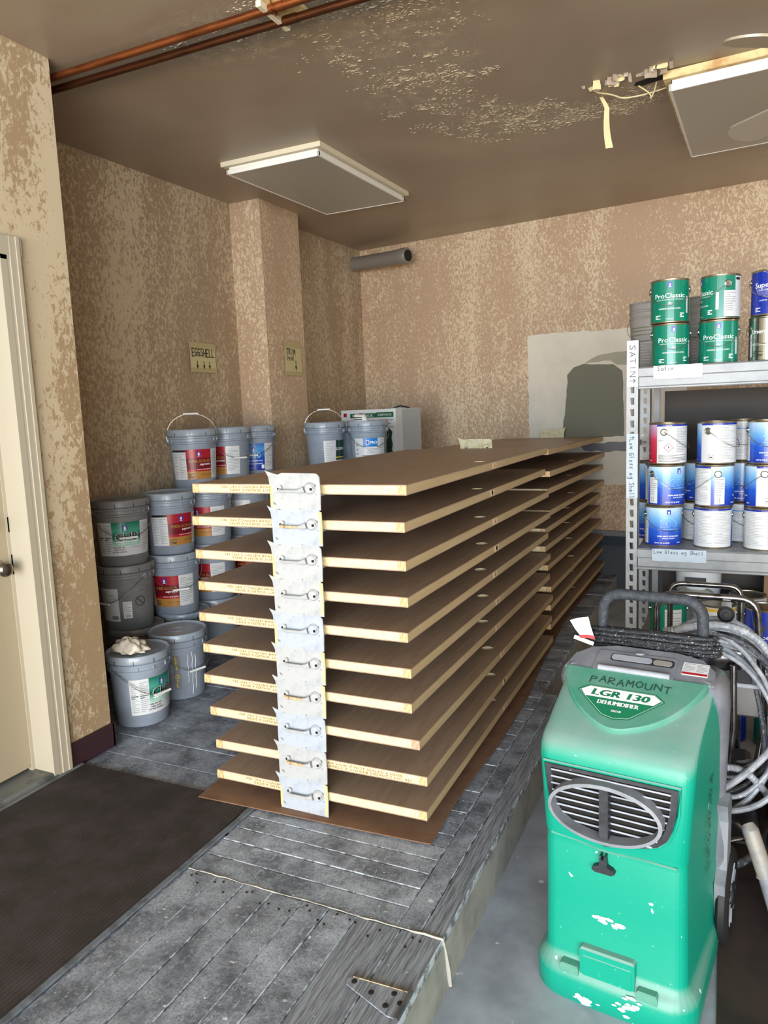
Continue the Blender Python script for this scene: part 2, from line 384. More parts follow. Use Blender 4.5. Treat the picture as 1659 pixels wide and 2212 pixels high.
def put_text(mb, t, fn, cx, y0, h, mat, w=None, off=.0006, bold=0, shear=0, flip=False):
    vs, fs, tw = text_geo(t, 2, h > .0105); sy = h/.70; sx = (w/tw) if w else sy; s = -1 if flip else 1
    for dx in ([0] if not bold else [-bold, 0, bold]):
        mb.add([fn(cx+s*(x*sx+dx+shear*y*sy), y0+s*y*sy, off+(abs(dx)*.01)) for x, y in vs], fs, mat)
# hand lettering: strokes on a 0..1 grid
ST = {'E': [[(1, 1), (0, 1), (0, 0), (1, 0)], [(0, .5), (.8, .5)]], 'G': [[(1, .85), (.6, 1), (.1, .8), (0, .4), (.3, 0), (.9, .1), (.95, .45), (.5, .45)]],
      'S': [[(1, .9), (.5, 1), (.1, .8), (.4, .55), (.9, .35), (.6, 0), (0, .1)]], 'H': [[(0, 0), (0, 1)], [(1, 0), (1, 1)], [(0, .5), (1, .5)]],
      'L': [[(0, 1), (0, 0), (.9, 0)]], 'T': [[(0, 1), (1, 1)], [(.5, 1), (.5, 0)]], 'R': [[(0, 0), (0, 1), (.8, .9), (.8, .6), (0, .5), (1, 0)]],
      'I': [[(.5, 0), (.5, 1)]], 'M': [[(0, 0), (.1, 1), (.5, .4), (.9, 1), (1, 0)]], 'P': [[(0, 0), (0, 1), (.8, .9), (.8, .6), (0, .5)]],
      'A': [[(0, 0), (.5, 1), (1, 0)], [(.2, .4), (.8, .4)]], 'N': [[(0, 0), (0, 1), (1, 0), (1, 1)]], 'O': [[(.5, 1), (.1, .8), (0, .4), (.4, 0), (.9, .2), (1, .7), (.5, 1)]],
      'U': [[(0, 1), (.05, .2), (.5, 0), (.9, .2), (1, 1)]], 'W': [[(0, 1), (.25, 0), (.5, .7), (.75, 0), (1, 1)]],
      'a': [[(.9, .6), (.3, .6), (.1, .2), (.5, 0), (.9, .3), (.9, .6), (1, 0)]], 't': [[(.4, 1), (.4, 0), (.8, 0)], [(0, .6), (.9, .6)]], 'i': [[(.5, 0), (.5, .6)]],
      'n': [[(0, 0), (.1, .6), (.6, .6), (.8, 0)]], 'o': [[(.5, .6), (.1, .3), (.5, 0), (.9, .3), (.5, .6)]], 'w': [[(0, .6), (.2, 0), (.5, .5), (.8, 0), (1, .6)]],
      's': [[(.9, .6), (.2, .5), (.8, .2), (.1, 0)]], 'g': [[(.9, .6), (.2, .5), (.2, .2), (.9, .2), (.9, .6), (.8, -.4), (.1, -.3)]], 'h': [[(0, 1), (0, 0)], [(0, .5), (.7, .5), (.8, 0)]],
      'e': [[(0, .3), (.9, .35), (.6, .6), (.1, .5), (.1, .1), (.8, 0)]], 'l': [[(.3, 1), (.4, 0)]], 'r': [[(.1, .6), (.1, 0)], [(.1, .4), (.8, .6)]], 'm': [[(0, 0), (.1, .6), (.5, .1), (.6, .6), (1, 0)]],
      'u': [[(0, .6), (.1, 0), (.8, .1), (.9, .6)], [(.9, .6), (1, 0)]], ' ': [],
      'v': [[(.5, 1), (.5, .25)]], '^': [[(.5, 0), (.5, 1)], [(.1, .6), (.5, 1), (.9, .6)]]}
def scrawl(mb, t, fn, x0, y0, h, mat, pitch=.8, wd=.09, off=.0008, jit=.06, vertical=False):
    rr = random.Random(len(t)*7+3); x = x0; cw = h*pitch*.72
    for i, ch in enumerate(t):
        dy = rr.uniform(-jit, jit)*h
        for st in ST.get(ch, []):
            P = [Vector((x+a*cw, y0+dy+b*h)) for a, b in st]
            for a, b in zip(P, P[1:]):
                d = (b-a); l = d.length
                if l < 1e-6: continue
                d /= l; q = Vector((-d.y, d.x))*h*wd*.5; a2 = a-d*h*wd*.3; b2 = b+d*h*wd*.3
                o = off+rr.uniform(0, .0002)
                mb.add([fn(*(a2-q), o), fn(*(b2-q), o), fn(*(b2+q), o), fn(*(a2+q), o)], [[0, 1, 2, 3]], mat)
        x += h*pitch
def flat(mb, fn, x0, x1, y0, y1, mat, off=.0004, nx=1):
    for i in range(nx):
        a = x0+(x1-x0)*i/nx; b = x0+(x1-x0)*(i+1)/nx
        mb.add([fn(a, y0, off), fn(b, y0, off), fn(b, y1, off), fn(a, y1, off)], [[0, 1, 2, 3]], mat)
def polyf(mb, fn, poly, mat, off): mb.add([fn(x, y, off) for x, y in poly], [list(range(len(poly)))], mat)
def lines(mb, fn, x0, x1, y0, y1, n, mat, off, nx=2, th=.35, seed=1):
    rr = random.Random(seed)
    for i in range(n):
        y = y1-(y1-y0)*(i+.5)/n; h = (y1-y0)/n*th/2; e = x1-(x1-x0)*rr.choice([0, 0, .05, .3, .5])
        flat(mb, fn, x0, e, y-h, y+h, mat, off, nx)

# ------------------------------------------------------------------ room shell
def ceilz(y): return 2.867+.025*max(0, y-2.3)
def backy(x): return 6.31-.12*(x+1)
o = MB().box(-.9, 5.0, -5.1, 6.9, -.27, -.17, 'concrete').build('floor'); tag(o, kind='structure')
floor = o
plat = MB()
plat.prism([(-3.4, -5), (-.677, -5), (-.677, 3.5), (-.825, 3.55), (-.825, 6.6), (-3.4, 6.6)], -.27, -.021, 'platform')
platform = plat.build('floor_platform'); tag(platform, kind='structure')
o = MB()
o.add([(-3.4, -5.1, 2.867), (5.0, -5.1, 2.867), (5.0, 2.3, 2.867), (-3.4, 2.3, 2.867), (5.0, 6.8, ceilz(6.8)), (-3.4, 6.8, ceilz(6.8))], [[0, 1, 2, 3], [3, 2, 4, 5]], 'ceiling')
o.add([(-3.4, -5.1, 3.2), (5.0, -5.1, 3.2), (5.0, 6.8, 3.2), (-3.4, 6.8, 3.2)], [[0, 1, 2, 3]], 'ceiling')
ceiling = o.build('ceiling'); tag(ceiling, kind='structure')
# blistered, flaking paint: short curled ridges of paint hanging a few millimetres
r0 = random.Random(21); rg = MB()
BL = [(-1.2, 2.7, .42, .48), (-1.28, 3.3, .33, .45), (-1.08, 3.95, .42, .25), (-.75, 4.12, .45, .09), (-1.6, 2.5, .35, .22), (-.32, 4.02, .25, .1), (-1.0, 2.5, .3, .3), (-1.35, 3.75, .25, .28)]
cl = []
for k in range(230):
    cx, cy, sx, sy = r0.choice(BL[:4]+BL); cl.append((r0.gauss(cx, sx*.5), r0.gauss(cy, sy*.5), r0.uniform(.012, .05)))
for k in range(4600):
    cx, cy, s_ = r0.choice(cl); x, y = r0.gauss(cx, s_), r0.gauss(cy, s_*.8); a = r0.gauss(0, .9); big = r0.random() < .06
    ln = r0.uniform(.002, .006)*(2 if big else 1); n = r0.randint(2, 4); dp = r0.uniform(.0010, .0026)*(2 if big else 1); top = []; bot = []
    for i in range(n+1):
        z = ceilz(y)+.0006; top.append((x, y, z)); q = dp*math.sin(PI*(i+.35)/(n+.7)); bot.append((x+r0.uniform(-.001, .001), y+dp*r0.uniform(.2, 1.2), z-q-.0006))
        a += r0.uniform(-.8, .8); x += ln*math.cos(a); y += ln*math.sin(a)*.8
    rg.grid([top, bot], 'flake'); rg.grid([bot, [(p[0], p[1]+.007, p[2]+.0035) for p in bot]], 'ceiling')
o = rg.build('flaking_paint', ceiling, 3); o['kind'] = 'stuff'
# left wall (deep part), from the pilaster back
o = MB(); o.prism([(-3.17, 2.2), (-3.26, 6.6), (-3.5, 6.6), (-3.5, 2.2)], -.1, 3.1, 'wall_left'); wl = o.build('wall_left'); tag(wl, kind='structure')
o = MB(); o.prism([(-3.5, backy(-3.5)), (5.0, backy(5.0)), (5.0, 6.9), (-3.5, 6.9)], -.27, 3.1, 'wall_back'); wb = o.build('wall_back'); tag(wb, kind='structure')
o = MB(); o.prism([(-3.22, 4.46), (-2.965, 4.46), (-2.985, 5.0), (-3.22, 5.0)], 0, 3.05, 'wall_column'); o = o.build('wall_column'); tag(o, kind='structure')
# pilaster and door wall on the left
o = MB()
o.box(-3.4, -2.47, 2.055, 2.29, -.02, 2.95, 'wall_pilaster')
o.box(-3.4, -2.47, 1.05, 2.055, 2.08, 2.95, 'wall_pilaster')
o.box(-3.4, -2.47, -5.1, 1.05, -.02, 2.95, 'wall_pilaster')
o.box(-3.4, -2.62, 1.05, 2.055, -.02, 2.08, 'wall_plain')
o = o.build('wall_left_near'); tag(o, kind='structure')
o = MB().box(4.8, 5.0, -5.1, 6.9, -.27, 3.1, 'wall_plain').build('wall_right'); tag(o, kind='structure')
o = MB(); o.box(4.6, 5.0, -5.1, -5.0, -.27, 3.1, 'wall_plain'); o.box(-3.4, 4.6, -5.1, -5.0, 2.75, 3.1, 'wall_plain'); o = o.build('wall_front'); tag(o, kind='structure')
o = MB().box(-30, 30, -40, -5.12, -.5, -.3, 'yard').build('ground'); tag(o, kind='structure')

# door 1: slab, knob, deadbolt ; trim
d = MB().box(-2.60, -2.565, 1.06, 1.955, .045, 2.04, 'doorpaint', .003).build('door_1'); tag(d, kind='structure')
k = MB()
T = Matrix.Translation((-2.565, 1.885, .889)) @ Matrix.Rotation(PI/2, 4, 'Y')
k.lathe([(.033, 0), (.033, .006), (.016, .012), (.013, .035), (.02, .042), (.029, .052), (.030, .062), (.024, .072), (.012, .076), (0, .076)], 'nickel', 24, T=T)
o = k.build('knob', d)
k = MB(); T = Matrix.Translation((-2.565, 1.86, 1.06)) @ Matrix.Rotation(PI/2, 4, 'Y')
k.lathe([(.033, 0), (.032, .01), (.022, .018), (.02, .024), (0, .024)], 'nickel', 24, T=T); k.build('deadbolt', d)
k = MB(); k.box(-2.599, -2.562, 1.956, 1.962, .85, .93, 'hole'); k.box(-2.599, -2.562, 1.956, 1.962, 1.02, 1.08, 'hole'); k.build('strike_plate', d)
t = MB()
t.box(-2.62, -2.452, 1.962, 1.99, .02, 2.07, 'trimpaint')
t.box(-2.585, -2.562, 1.948, 1.963, .03, 2.04, 'trimpaint')
t.box(-2.62, -2.452, 1.04, 2.0, 2.05, 2.078, 'trimpaint')
o = t.build('trim_1'); tag(o, kind='structure')
t = MB()
for a, b, dx in ((1.985, 2.003, .017), (2.003, 2.03, .022), (2.03, 2.045, .026), (2.045, 2.058, .014)): t.box(-2.472, -2.47+dx, a, b, .01, 2.08+(2.058-a)*.0+.06, 'trimpaint', .003)
t.box(-2.472, -2.45, 1.0, 2.058, 2.065, 2.14, 'trimpaint', .003)
o = t.build('trim_2'); tag(o, kind='structure')
t = MB().box(-2.68, -2.455, 1.02, 1.99, .0, .03, 'threshold', .006).box(-2.455, -2.44, .9, 2.1, .0, .014, 'threshold', .003).build('trim_3'); tag(t, kind='structure')
b = MB(); b.box(-2.472, -2.458, 2.058, 2.297, 0, .108, 'maroon', .003); b.box(-3.17, -2.458, 2.288, 2.302, 0, .108, 'maroon', .003)
b.box(-3.185, -3.165, 2.3, 4.46, 0, .108, 'maroon', .003); b = b.build('baseboard_left'); tag(b, kind='structure')

# back wall: primer patch, olive patch, tiled base
def wbk(x, z, off=0): return (x, backy(x)-off, z)
rr = random.Random(5)
def rough_poly(pts, amp=.008, step=.05):
    out = []
    for (a, b), (c2, d2) in zip(pts, pts[1:]+pts[:1]):
        n = max(1, int(math.hypot(c2-a, d2-b)/step))
        for i in range(n): out.append((a+(c2-a)*i/n+rr.uniform(-amp, amp), b+(d2-b)*i/n+rr.uniform(-amp, amp)))
    return out
def wallpatch(name, poly, mat, off):
    mb = MB(); k = len(poly)
    vs = [wbk(x, z, off) for x, z in poly]+[wbk(x, z, 0) for x, z in poly]
    bmm = [[i for i in range(k)]]+[[i, (i+1) % k, k+(i+1) % k, k+i] for i in range(k)]
    mb.add(vs, bmm, mat); return mb.build(name, wb)
wallpatch('primer_patch', rough_poly([(-1.59, 2.02), (-1.35, 2.035), (-.3, 2.0), (-.3, .78), (-1.0, .75), (-1.55, .80), (-1.585, 1.3)]), 'primer', .0015)
wallpatch('olive_paint_patch', rough_poly([(-1.24, 1.68), (-1.19, 1.735), (-1.10, 1.76), (-.86, 1.745), (-.79, 1.69), (-.775, 1.3), (-.78, 1.16), (-1.29, 1.14), (-1.275, 1.3), (-1.25, 1.55)], .005), 'olive', .003)
wallpatch('brush_smear', rough_poly([(-1.10, 1.76), (-1.0, 1.82), (-.6, 1.86), (-.6, 1.73), (-.84, 1.735), (-.88, 1.775)], .006), 'oliveslip', .0025)
wallpatch('spackle_smear', rough_poly([(-1.15, 1.1), (-.6, 1.12), (-.6, 1.03), (-1.1, 1.04)], .008), 'greyband', .002)
b = MB()
b.add([wbk(-3.2, .33, .02), wbk(2.2, .33, .02), wbk(2.2, -.17, .02), wbk(-3.2, -.17, .02), wbk(-3.2, .36, 0), wbk(2.2, .36, 0)], [[0, 1, 2, 3], [4, 5, 1, 0]], 'darkwall')
bb = b.build('baseboard_back'); tag(bb, kind='structure')
b = MB(); b.add([wbk(-3.2, .375, .026), wbk(2.2, .375, .026), wbk(2.2, .332, .026), wbk(-3.2, .332, .026), wbk(-3.2, .375, 0), wbk(2.2, .375, 0)], [[0, 1, 2, 3], [4, 5, 1, 0]], 'greyband'); b.build('cap_strip', bb)
tm = MB().box(0, .0225, -.004, 0, 0, .0225, 'greentile', .001).mesh('tile')
for i in range(24):
    for j in range(3):
        x = -1.05+i*.0245; inst('tile', tm, bb, (x, backy(x)-.021, .250+j*.026), (0, 0, -.1194))

# ------------------------------------------------------------------ platform planks
def plank(x0, x1, y0, y1, mat='plank', z=0.0, lift=None, edge='plankedge'):
    lift = rr.uniform(-.0015, .0015) if lift is None else lift
    cx, cy = (x0+x1)/2, (y0+y1)/2; hx, hy = (x1-x0)/2-.001, (y1-y0)/2-.001; c = .0028; zt = lift; zb = -.021
    vs = []
    for zz, cc in ((zb, 0), (zt-c, 0), (zt, c)):
        vs += [(-hx+cc, -hy+cc, zz), (hx-cc, -hy+cc, zz), (hx-cc, hy-cc, zz), (-hx+cc, hy-cc, zz)]
    mb = MB(); mb.add(vs, [[8, 9, 10, 11], [3, 2, 1, 0]], mat)
    mb.add(vs, [[r*4+i, r*4+(i+1) % 4, r*4+4+(i+1) % 4, r*4+4+i] for r in range(2) for i in range(4)], edge)
    return mb.build('plank', platform, .3, (cx, cy, 0))
xs = [-1.549, -1.435, -1.330, -1.225, -1.118, -1.030, -.938, -.80, -.677]
for i, (a, b2) in enumerate(zip(xs, xs[1:])): plank(a, b2, -1.6, 1.698, 'plankgrain' if i > 5 else 'plank')
y = 1.70
while y < 3.5:
    w_ = .075 if y > 1.8 else .088
    y2 = min(y+w_, 3.52); plank(-1.549, -.815, y, y2); y = y2
plank(-.815, -.745, 1.70, 3.52); plank(-.745, -.677, 1.70, 3.52, 'plankgrain')
y = 3.52
while y < 6.4: plank(-2.2, -.825, y, y+.17); y += .17
y = -1.6
while y < 6.35:
    y2 = y+.16
    if y > 1.9: plank(-3.16, -2.2 if y >= 3.5 else -1.549, y, y2, lift=rr.uniform(-.003, 0), edge='plank')
    y = y2
plank(-2.46, -1.549, -1.6, 1.9, lift=-.004)
# caulk and raised paint along the seam
cb = MB()
pts = [(-1.549+i*.0292, 1.699+rr.uniform(-.0025, .0025), .0005+rr.uniform(-.0008, .001)) for i in range(31)]
pts = pts[:-1]+[(-.676, 1.70, .0)]
cb.tube(pts, [rr.uniform(.0008, .0026)+(.0025 if i > 26 else 0) for i in range(len(pts))], 'caulk', 6)
cb.tube([(-.6765, 1.70, .0), (-.676, 1.715, -.05), (-.674, 1.725, -.11), (-.673, 1.735, -.165)], [.002, .004, .007, .005], 'caulk', 6)
cb.build('caulk_bead', platform)
nl = MB()
for i in range(24):
    x = xs[i//3 % 8]+.02+.03*(i % 3)+rr.uniform(-.016, .016); nl.lathe([(.0035, -.001), (.0035, .0012), (0, .0012)], 'hole', 8, (x+rr.uniform(-.008, .008), 1.668+rr.choice([-.03, 0, .006, .012])+rr.uniform(-.008, .008), .0015))
nl = nl.build('nail_head', platform); nl['kind'] = 'stuff'
pd = MB()
for i in range(110):
    x, y_ = rr.uniform(-1.5, -.7), rr.uniform(.9, 2.1); r_ = rr.choice([.001, .0015, .002, .0025, .004]); e = rr.uniform(.5, 1.6)
    pd.add([(x+r_*math.cos(a)*e, y_+r_*math.sin(a), .0028) for a in [k*PI/5 for k in range(10)]]+[(x, y_, .0036)], [[k, (k+1) % 10, 10] for k in range(10)], 'caulk')
pd = pd.build('paint_drip', platform); pd['kind'] = 'stuff'
# strap hinge let into the boards
hg = thing('strap_hinge', 'grey triangular steel strap hinge screwed on the near platform boards by the step', 'hinge', (-.69, 1.46, .002))
mb = MB(); mb.prism([(0, .028), (0, -.055), (-.02, -.055), (-.155, -.004), (-.162, .012), (-.15, .024)], 0, .004, 'plankgrain'); mb.build('hinge_leaf', hg)
mb = MB(); mb.tube([(-.15, .024, .003), (0, .03, .003)], .0022, 'rust', 6)
mb.tube([(.006, .035, .004), (.006, -.06, .004)], .007, 'steelbox', 10); mb.build('hinge_pin', hg)
sme = MB().lathe([(.0075, .003), (.0075, .0052), (.004, .0064), (0, .0064)], 'hole', 10).mesh('screw')
for x, y_ in ((-.14, .01), (-.085, -.006), (-.03, .012), (-.035, -.03), (-.005, -.01)): inst('screw', sme, hg, (x, y_, 0))
# mat and its edge strip
mt = MB().prism([(-2.455, -1.6), (-1.575, -1.6), (-1.575, 1.9), (-1.59, 2.105), (-2.455, 2.105)], .001, .007, 'mat').build('door_mat')
tag(mt, 'dark brown ribbed rubber mat on the platform in front of the cream door', 'mat')
es = MB().box(-1.574, -1.55, -1.6, 2.07, .001, .009, 'matedge', .003).build('edge_strip', mt)
# cardboard under the doors
cbp = [(-1.80, 2.055), (-1.5, 2.065), (-1.15, 2.075), (-.9, 2.085), (-.864, 2.088), (-.875, 2.4), (-.86, 2.9), (-.87, 3.4), (-.90, 3.75), (-.93, 4.2), (-.96, 4.8), (-.955, 5.5), (-.96, 6.25), (-1.8, 6.3), (-1.83, 4), (-1.82, 2.4)]
cb = MB().prism([(x+rr.uniform(-.004, .004), y_) for x, y_ in cbp], .0085, .0125, 'cardboard').build('cardboard_sheet')
tag(cb, 'brown cardboard sheet lying on the platform under the stacked doors', 'cardboard')

# ------------------------------------------------------------------ flush door slabs
DW, DL, DT = .864, 2.032, .0345
def door_meshes(hole=True):
    out = {}
    for nm, z in (('face_skin', DT-.003), ('back_skin', 0)):
        mb = bmesh.new(); zt = z+.003
        P = [(-DW, 0), (0, 0), (0, DL), (-DW, DL)]
        hc = (-.07, DL*.5-.03); Hn = 20
        def ring(pts, zz): return [mb.verts.new((x, y, zz)) for x, y in pts]
        hp = [(hc[0]+.027*math.cos(2*PI*i/Hn), hc[1]+.027*math.sin(2*PI*i/Hn)) for i in range(Hn)]
        for zz in (z, zt):
            a = ring(P, zz); b = ring(hp, zz)
            ed = [mb.edges.new((a[i], a[(i+1) % 4])) for i in range(4)]+[mb.edges.new((b[i], b[(i+1) % Hn])) for i in range(Hn)]
            bmesh.ops.triangle_fill(mb, use_beauty=True, edges=ed)
            if zz == z: a0 = a
            else:
                for i in range(4): mb.faces.new((a0[i], a0[(i+1) % 4], a[(i+1) % 4], a[i]))
        bmesh.ops.recalc_face_normals(mb, faces=mb.faces)
        me = bpy.data.meshes.new(nm); mb.to_mesh(me); mb.free(); me.materials.append(M['skin']); out[nm] = me
    z0, z1 = .0031, DT-.0031
    for nm, a in (('stile_right', (-.03, 0)), ('stile_left', (-DW, -DW+.03))):
        m_ = MB().box(a[0], a[1], .0, DL, z0, z1, 'stile'); m_.box(a[0]+.0005, a[1]-.0005, -.0006, .0, z0+.0004, z1-.0004, 'endgrain'); out[nm] = m_.mesh('stile')
    m_ = MB().box(-.03, 0, .0, DL, z0, z1, 'stile').box(-.0295, -.0005, -.0006, .0, z0+.0004, z1-.0004, 'endpink'); out['stile_pink'] = m_.mesh('stile')
    out['rail'] = MB().box(-DW+.0305, -.0305, .0005, .03, z0, z1, 'mdf').mesh('rail')
    out['rail_back'] = MB().box(-DW+.0305, -.0305, DL-.03, DL-.0005, z0, z1, 'mdf').mesh('rail')
    m_ = MB(); a = 2*PI/20
    P = [(-.07+.0268*math.cos(a*i), DL*.5-.03+.0268*math.sin(a*i)) for i in range(20)]
    m_.add([(x, y, z0) for x, y in P]+[(x, y, DT-.0002) for x, y in P]+[(x, y, z0) for x, y in P], [[i, (i+1) % 20, 20+(i+1) % 20, 20+i] for i in range(20)]+[[40+i for i in range(20)]], 'bore'); out['lock_bore'] = m_.mesh('lock_bore')
    m_ = MB().box(0, .0006, DL*.5-.06, DL*.5-.002, z0+.002, z1-.002, 'bore').lathe([(.011, 0), (0, 0)], 'endpink', 12, T=Matrix.Translation((.0008, DL*.5-.03, DT/2)) @ Matrix.Rotation(PI/2, 4, 'Y')); out['latch_mortise'] = m_.mesh('latch_mortise')
    for nm, fl in (('stamp', True), ('stamp_up', False)):
        m_ = MB(); fn = lambda x, y, off=0: (x, -.0012-off, y+DT/2)
        cx = -DW+.30 if fl else -.22
        if fl:
            put_text(m_, '349823-2 210X68 HDWC2 HC SD', fn, cx, .0105, .0085, 'ink', w=.33, flip=True)
            put_text(m_, 'WARR VOID IF NOT SEALED 6 SIDES', fn, cx+.03, -.001, .0085, 'ink', w=.32, flip=True)
        else:
            put_text(m_, 'WARR VOID IF NOT SEALED 6 SIDES', fn, cx-.03, .001, .0085, 'ink', w=.32)
            put_text(m_, '349823-2 210X68 HDWC2 HC SD', fn, cx, -.0105, .0085, 'ink', w=.33)
        out[nm] = m_.mesh('stamp')
    return out
DM = door_meshes()
ORD = ['topmost', 'second from the top', 'third from the top', 'fourth from the top', 'fifth from the top', 'fifth from the bottom', 'fourth from the bottom', 'third from the bottom', 'second from the bottom', 'bottom']
def door_slab(x, y, zt, rz, label, group, stamp='stamp', tilt=0, pink=False):
    t = thing('door_slab', label, 'door', (x, y, zt-DT), group=group, rot=(tilt, 0, rz))
    inst('face_skin', DM['face_skin'], t); inst('back_skin', DM['back_skin'], t)
    inst('stile', DM['stile_pink' if pink else 'stile_right'], t); inst('stile', DM['stile_left'], t)
    inst('rail', DM['rail'], t); inst('rail', DM['rail_back'], t)
    inst('latch_mortise', DM['latch_mortise'], t); inst('lock_bore', DM['lock_bore'], t)
    if stamp: inst('stamp', DM[stamp], t)
    return t
F1 = [(-.936, 2.155, 1.196, 0), (-.947, 2.155, 1.074, .001), (-.945, 2.150, .947, -.008), (-.940, 2.145, .827, -.010), (-.945, 2.145, .707, -.006),
      (-.937, 2.143, .585, -.008), (-.936, 2.136, .467, -.006), (-.910, 2.130, .345, -.002), (-.890, 2.137, .217, .012), (-.891, 2.128, .098, .008)]
for i, (x, y, z, t) in enumerate(F1):
    door_slab(x, y, z, t, 'brown flush door slab with yellow edge, %s in the front stack' % ORD[i], 'front stack of flush doors', 'stamp_up' if i == 8 else 'stamp', pink=(i == 7))
Z2 = [1.182, 1.053, .951, .824, .716, .611, .495, .368, .26, .138]
X2 = [-.945, -.94, -.95, -.94, -.965, -.965, -.955, -.935, -.935, -.94]
for i in range(10):
    door_slab(X2[i], 4.235+rr.uniform(0, .03), Z2[i], rr.uniform(-.006, .006), 'brown flush door slab, %s in the rear stack by the back wall' % ORD[i], 'rear stack of flush doors', None, tilt=-.011)

# ------------------------------------------------------------------ stacking brackets (white plates with a handle)
def plate_mesh(seed, mat):
    r2 = random.Random(seed); mb = MB(); w, h = .1, .1235
    pts = [(-w+.004, 0), (w, -.001), (w+.001, h*.5), (w-.002, h-.012), (w-.010, h-.003), (w-.02, h)]
    pts += [(-w+.05, h+.0015), (-w+.035, h-.004), (-w+.02, h-.001), (-w-.012, h+.008), (-w-.018, h+.010), (-w-.004, h-.012), (-w+.002, h*.6), (-w+.002, h*.3)]
    mb.prism([(x, y+r2.uniform(-.0008, .0008)) for x, y in pts], 0, .004, mat, T=Matrix.Rotation(PI/2, 4, 'X'))
    return mb.mesh('plate')
def handle_mesh(mat, mat2):
    mb = MB(); z = .066
    mb.tube([(-.052, -.004, z+.002), (-.052, -.020, z), (-.045, -.022, z-.002), (.03, -.022, z-.002)], .0055, mat2, 8)
    mb.tube([(.018, -.022, z-.002), (.034, -.022, z), (.046, -.018, z+.004)], [.006, .0085, .012], mat, 8)
    T = Matrix.Translation((.062, -.004, z+.007)) @ Matrix.Rotation(PI/2, 4, 'X'); mb.lathe([(.021, 0), (.021, .004), (.015, .012), (0, .013)], mat, 16, T=T)
    T = Matrix.Translation((-.058, -.004, z+.004)) @ Matrix.Rotation(PI/2, 4, 'X'); mb.lathe([(.012, 0), (.012, .004), (0, .004)], mat, 14, T=T)
    T = Matrix.Translation((-.052, -.013, z+.008)); mb.prism([(-.006, 0), (.005, 0), (.003, .010), (-.003, .012)], -.003, .003, 'white', T=Matrix.Translation((-.05, -.012, z+.006)) @ Matrix.Rotation(PI/2, 4, 'X'))
    return mb.mesh('handle')
def screw_mesh(x, y, z, r):
    return MB().lathe([(r, -.004), (r, .001), (0, .001)], 'hole', 10, T=Matrix.Translation((x, y, z)) @ Matrix.Rotation(PI/2, 4, 'X')).mesh('screw')
ARM = MB().box(-.085, .085, 0, .10, .0, .003, 'white').mesh('support_arm')
HM = [handle_mesh('white', 'white'), handle_mesh('white', 'rust'), handle_mesh('whiteblue', 'white')]; SM = (screw_mesh(.072, -.0175, .071, .0048), screw_mesh(-.062, -.0085, .070, .0045))
PLM = [plate_mesh(i, 'whiteblue' if i in (1, 4, 7, 9) else 'white') for i in range(10)]
PLC = plate_mesh(3, 'creamwood'); HMC = handle_mesh('creamwood', 'creamwood')
STAINS = [MB().prism([(.088, .01), (.1, .004), (.1, .115), (.083, .117), (.088, .1), (.092, .06)], .0041, .0046, 'stain', T=Matrix.Rotation(PI/2, 4, 'X')).mesh('glue_stain'),
          MB().prism([(-.098, .01), (-.088, .0), (-.088, .05), (-.092, .085), (-.098, .08)], .0041, .0046, 'stain', T=Matrix.Rotation(PI/2, 4, 'X')).mesh('glue_stain')]
def bracket(x, y, z, i, label, group, armz=None, rx=0, flip=False, cream=False):
    t = thing('stacking_bracket', label, 'bracket', (x, y, z), group=group, rot=(rx, 0, PI if flip else 0))
    inst('plate', PLC if cream else PLM[i], t); inst('handle', HMC if cream else HM[(1 if i in (1, 6, 8) else 2 if i in (4, 7) else 0)], t); inst('screw', SM[0], t); inst('screw', SM[1], t)
    if armz is not None: inst('support_arm', ARM, t, (0, 0, armz-z), (-rx, 0, 0))
    if i in (1, 3, 5, 6, 9): inst('glue_stain', STAINS[0], t)
    if i in (2, 4, 9, 0): inst('glue_stain', STAINS[1], t)
    return t
for i in range(10):
    zb = .0135+(9-i)*.1222; xc = -1.330-.0035*i+rr.uniform(-.003, .003)
    bracket(xc, 2.117-.001*i, zb, i, 'white bracket plate with handle before the front doors, %s' % ORD[i], 'white bracket plates at the front of the doors', F1[i][2]-DT-.0035, rx=-.034)
for i in range(10):
    zb = Z2[i]-.055
    bracket(-1.37, 4.225, zb, i, 'cream bracket plate between the two door stacks' if i else 'cream bracket top showing on the doors between the two stacks', 'bracket plates between the door stacks', Z2[i]-DT-.0045, cream=True)
for i in range(10):
    zb = Z2[i]-.072
    if i: bracket(-1.36, 6.275, zb, i, 'cream bracket plate at the far end of the rear door stack', 'bracket plates at the far end', None, flip=True, cream=True)
    else: bracket(-1.36, 6.275, zb, i, 'small cream bracket top at the far end of the doors by the olive patch', 'bracket plates at the far end', None, flip=True, cream=True)

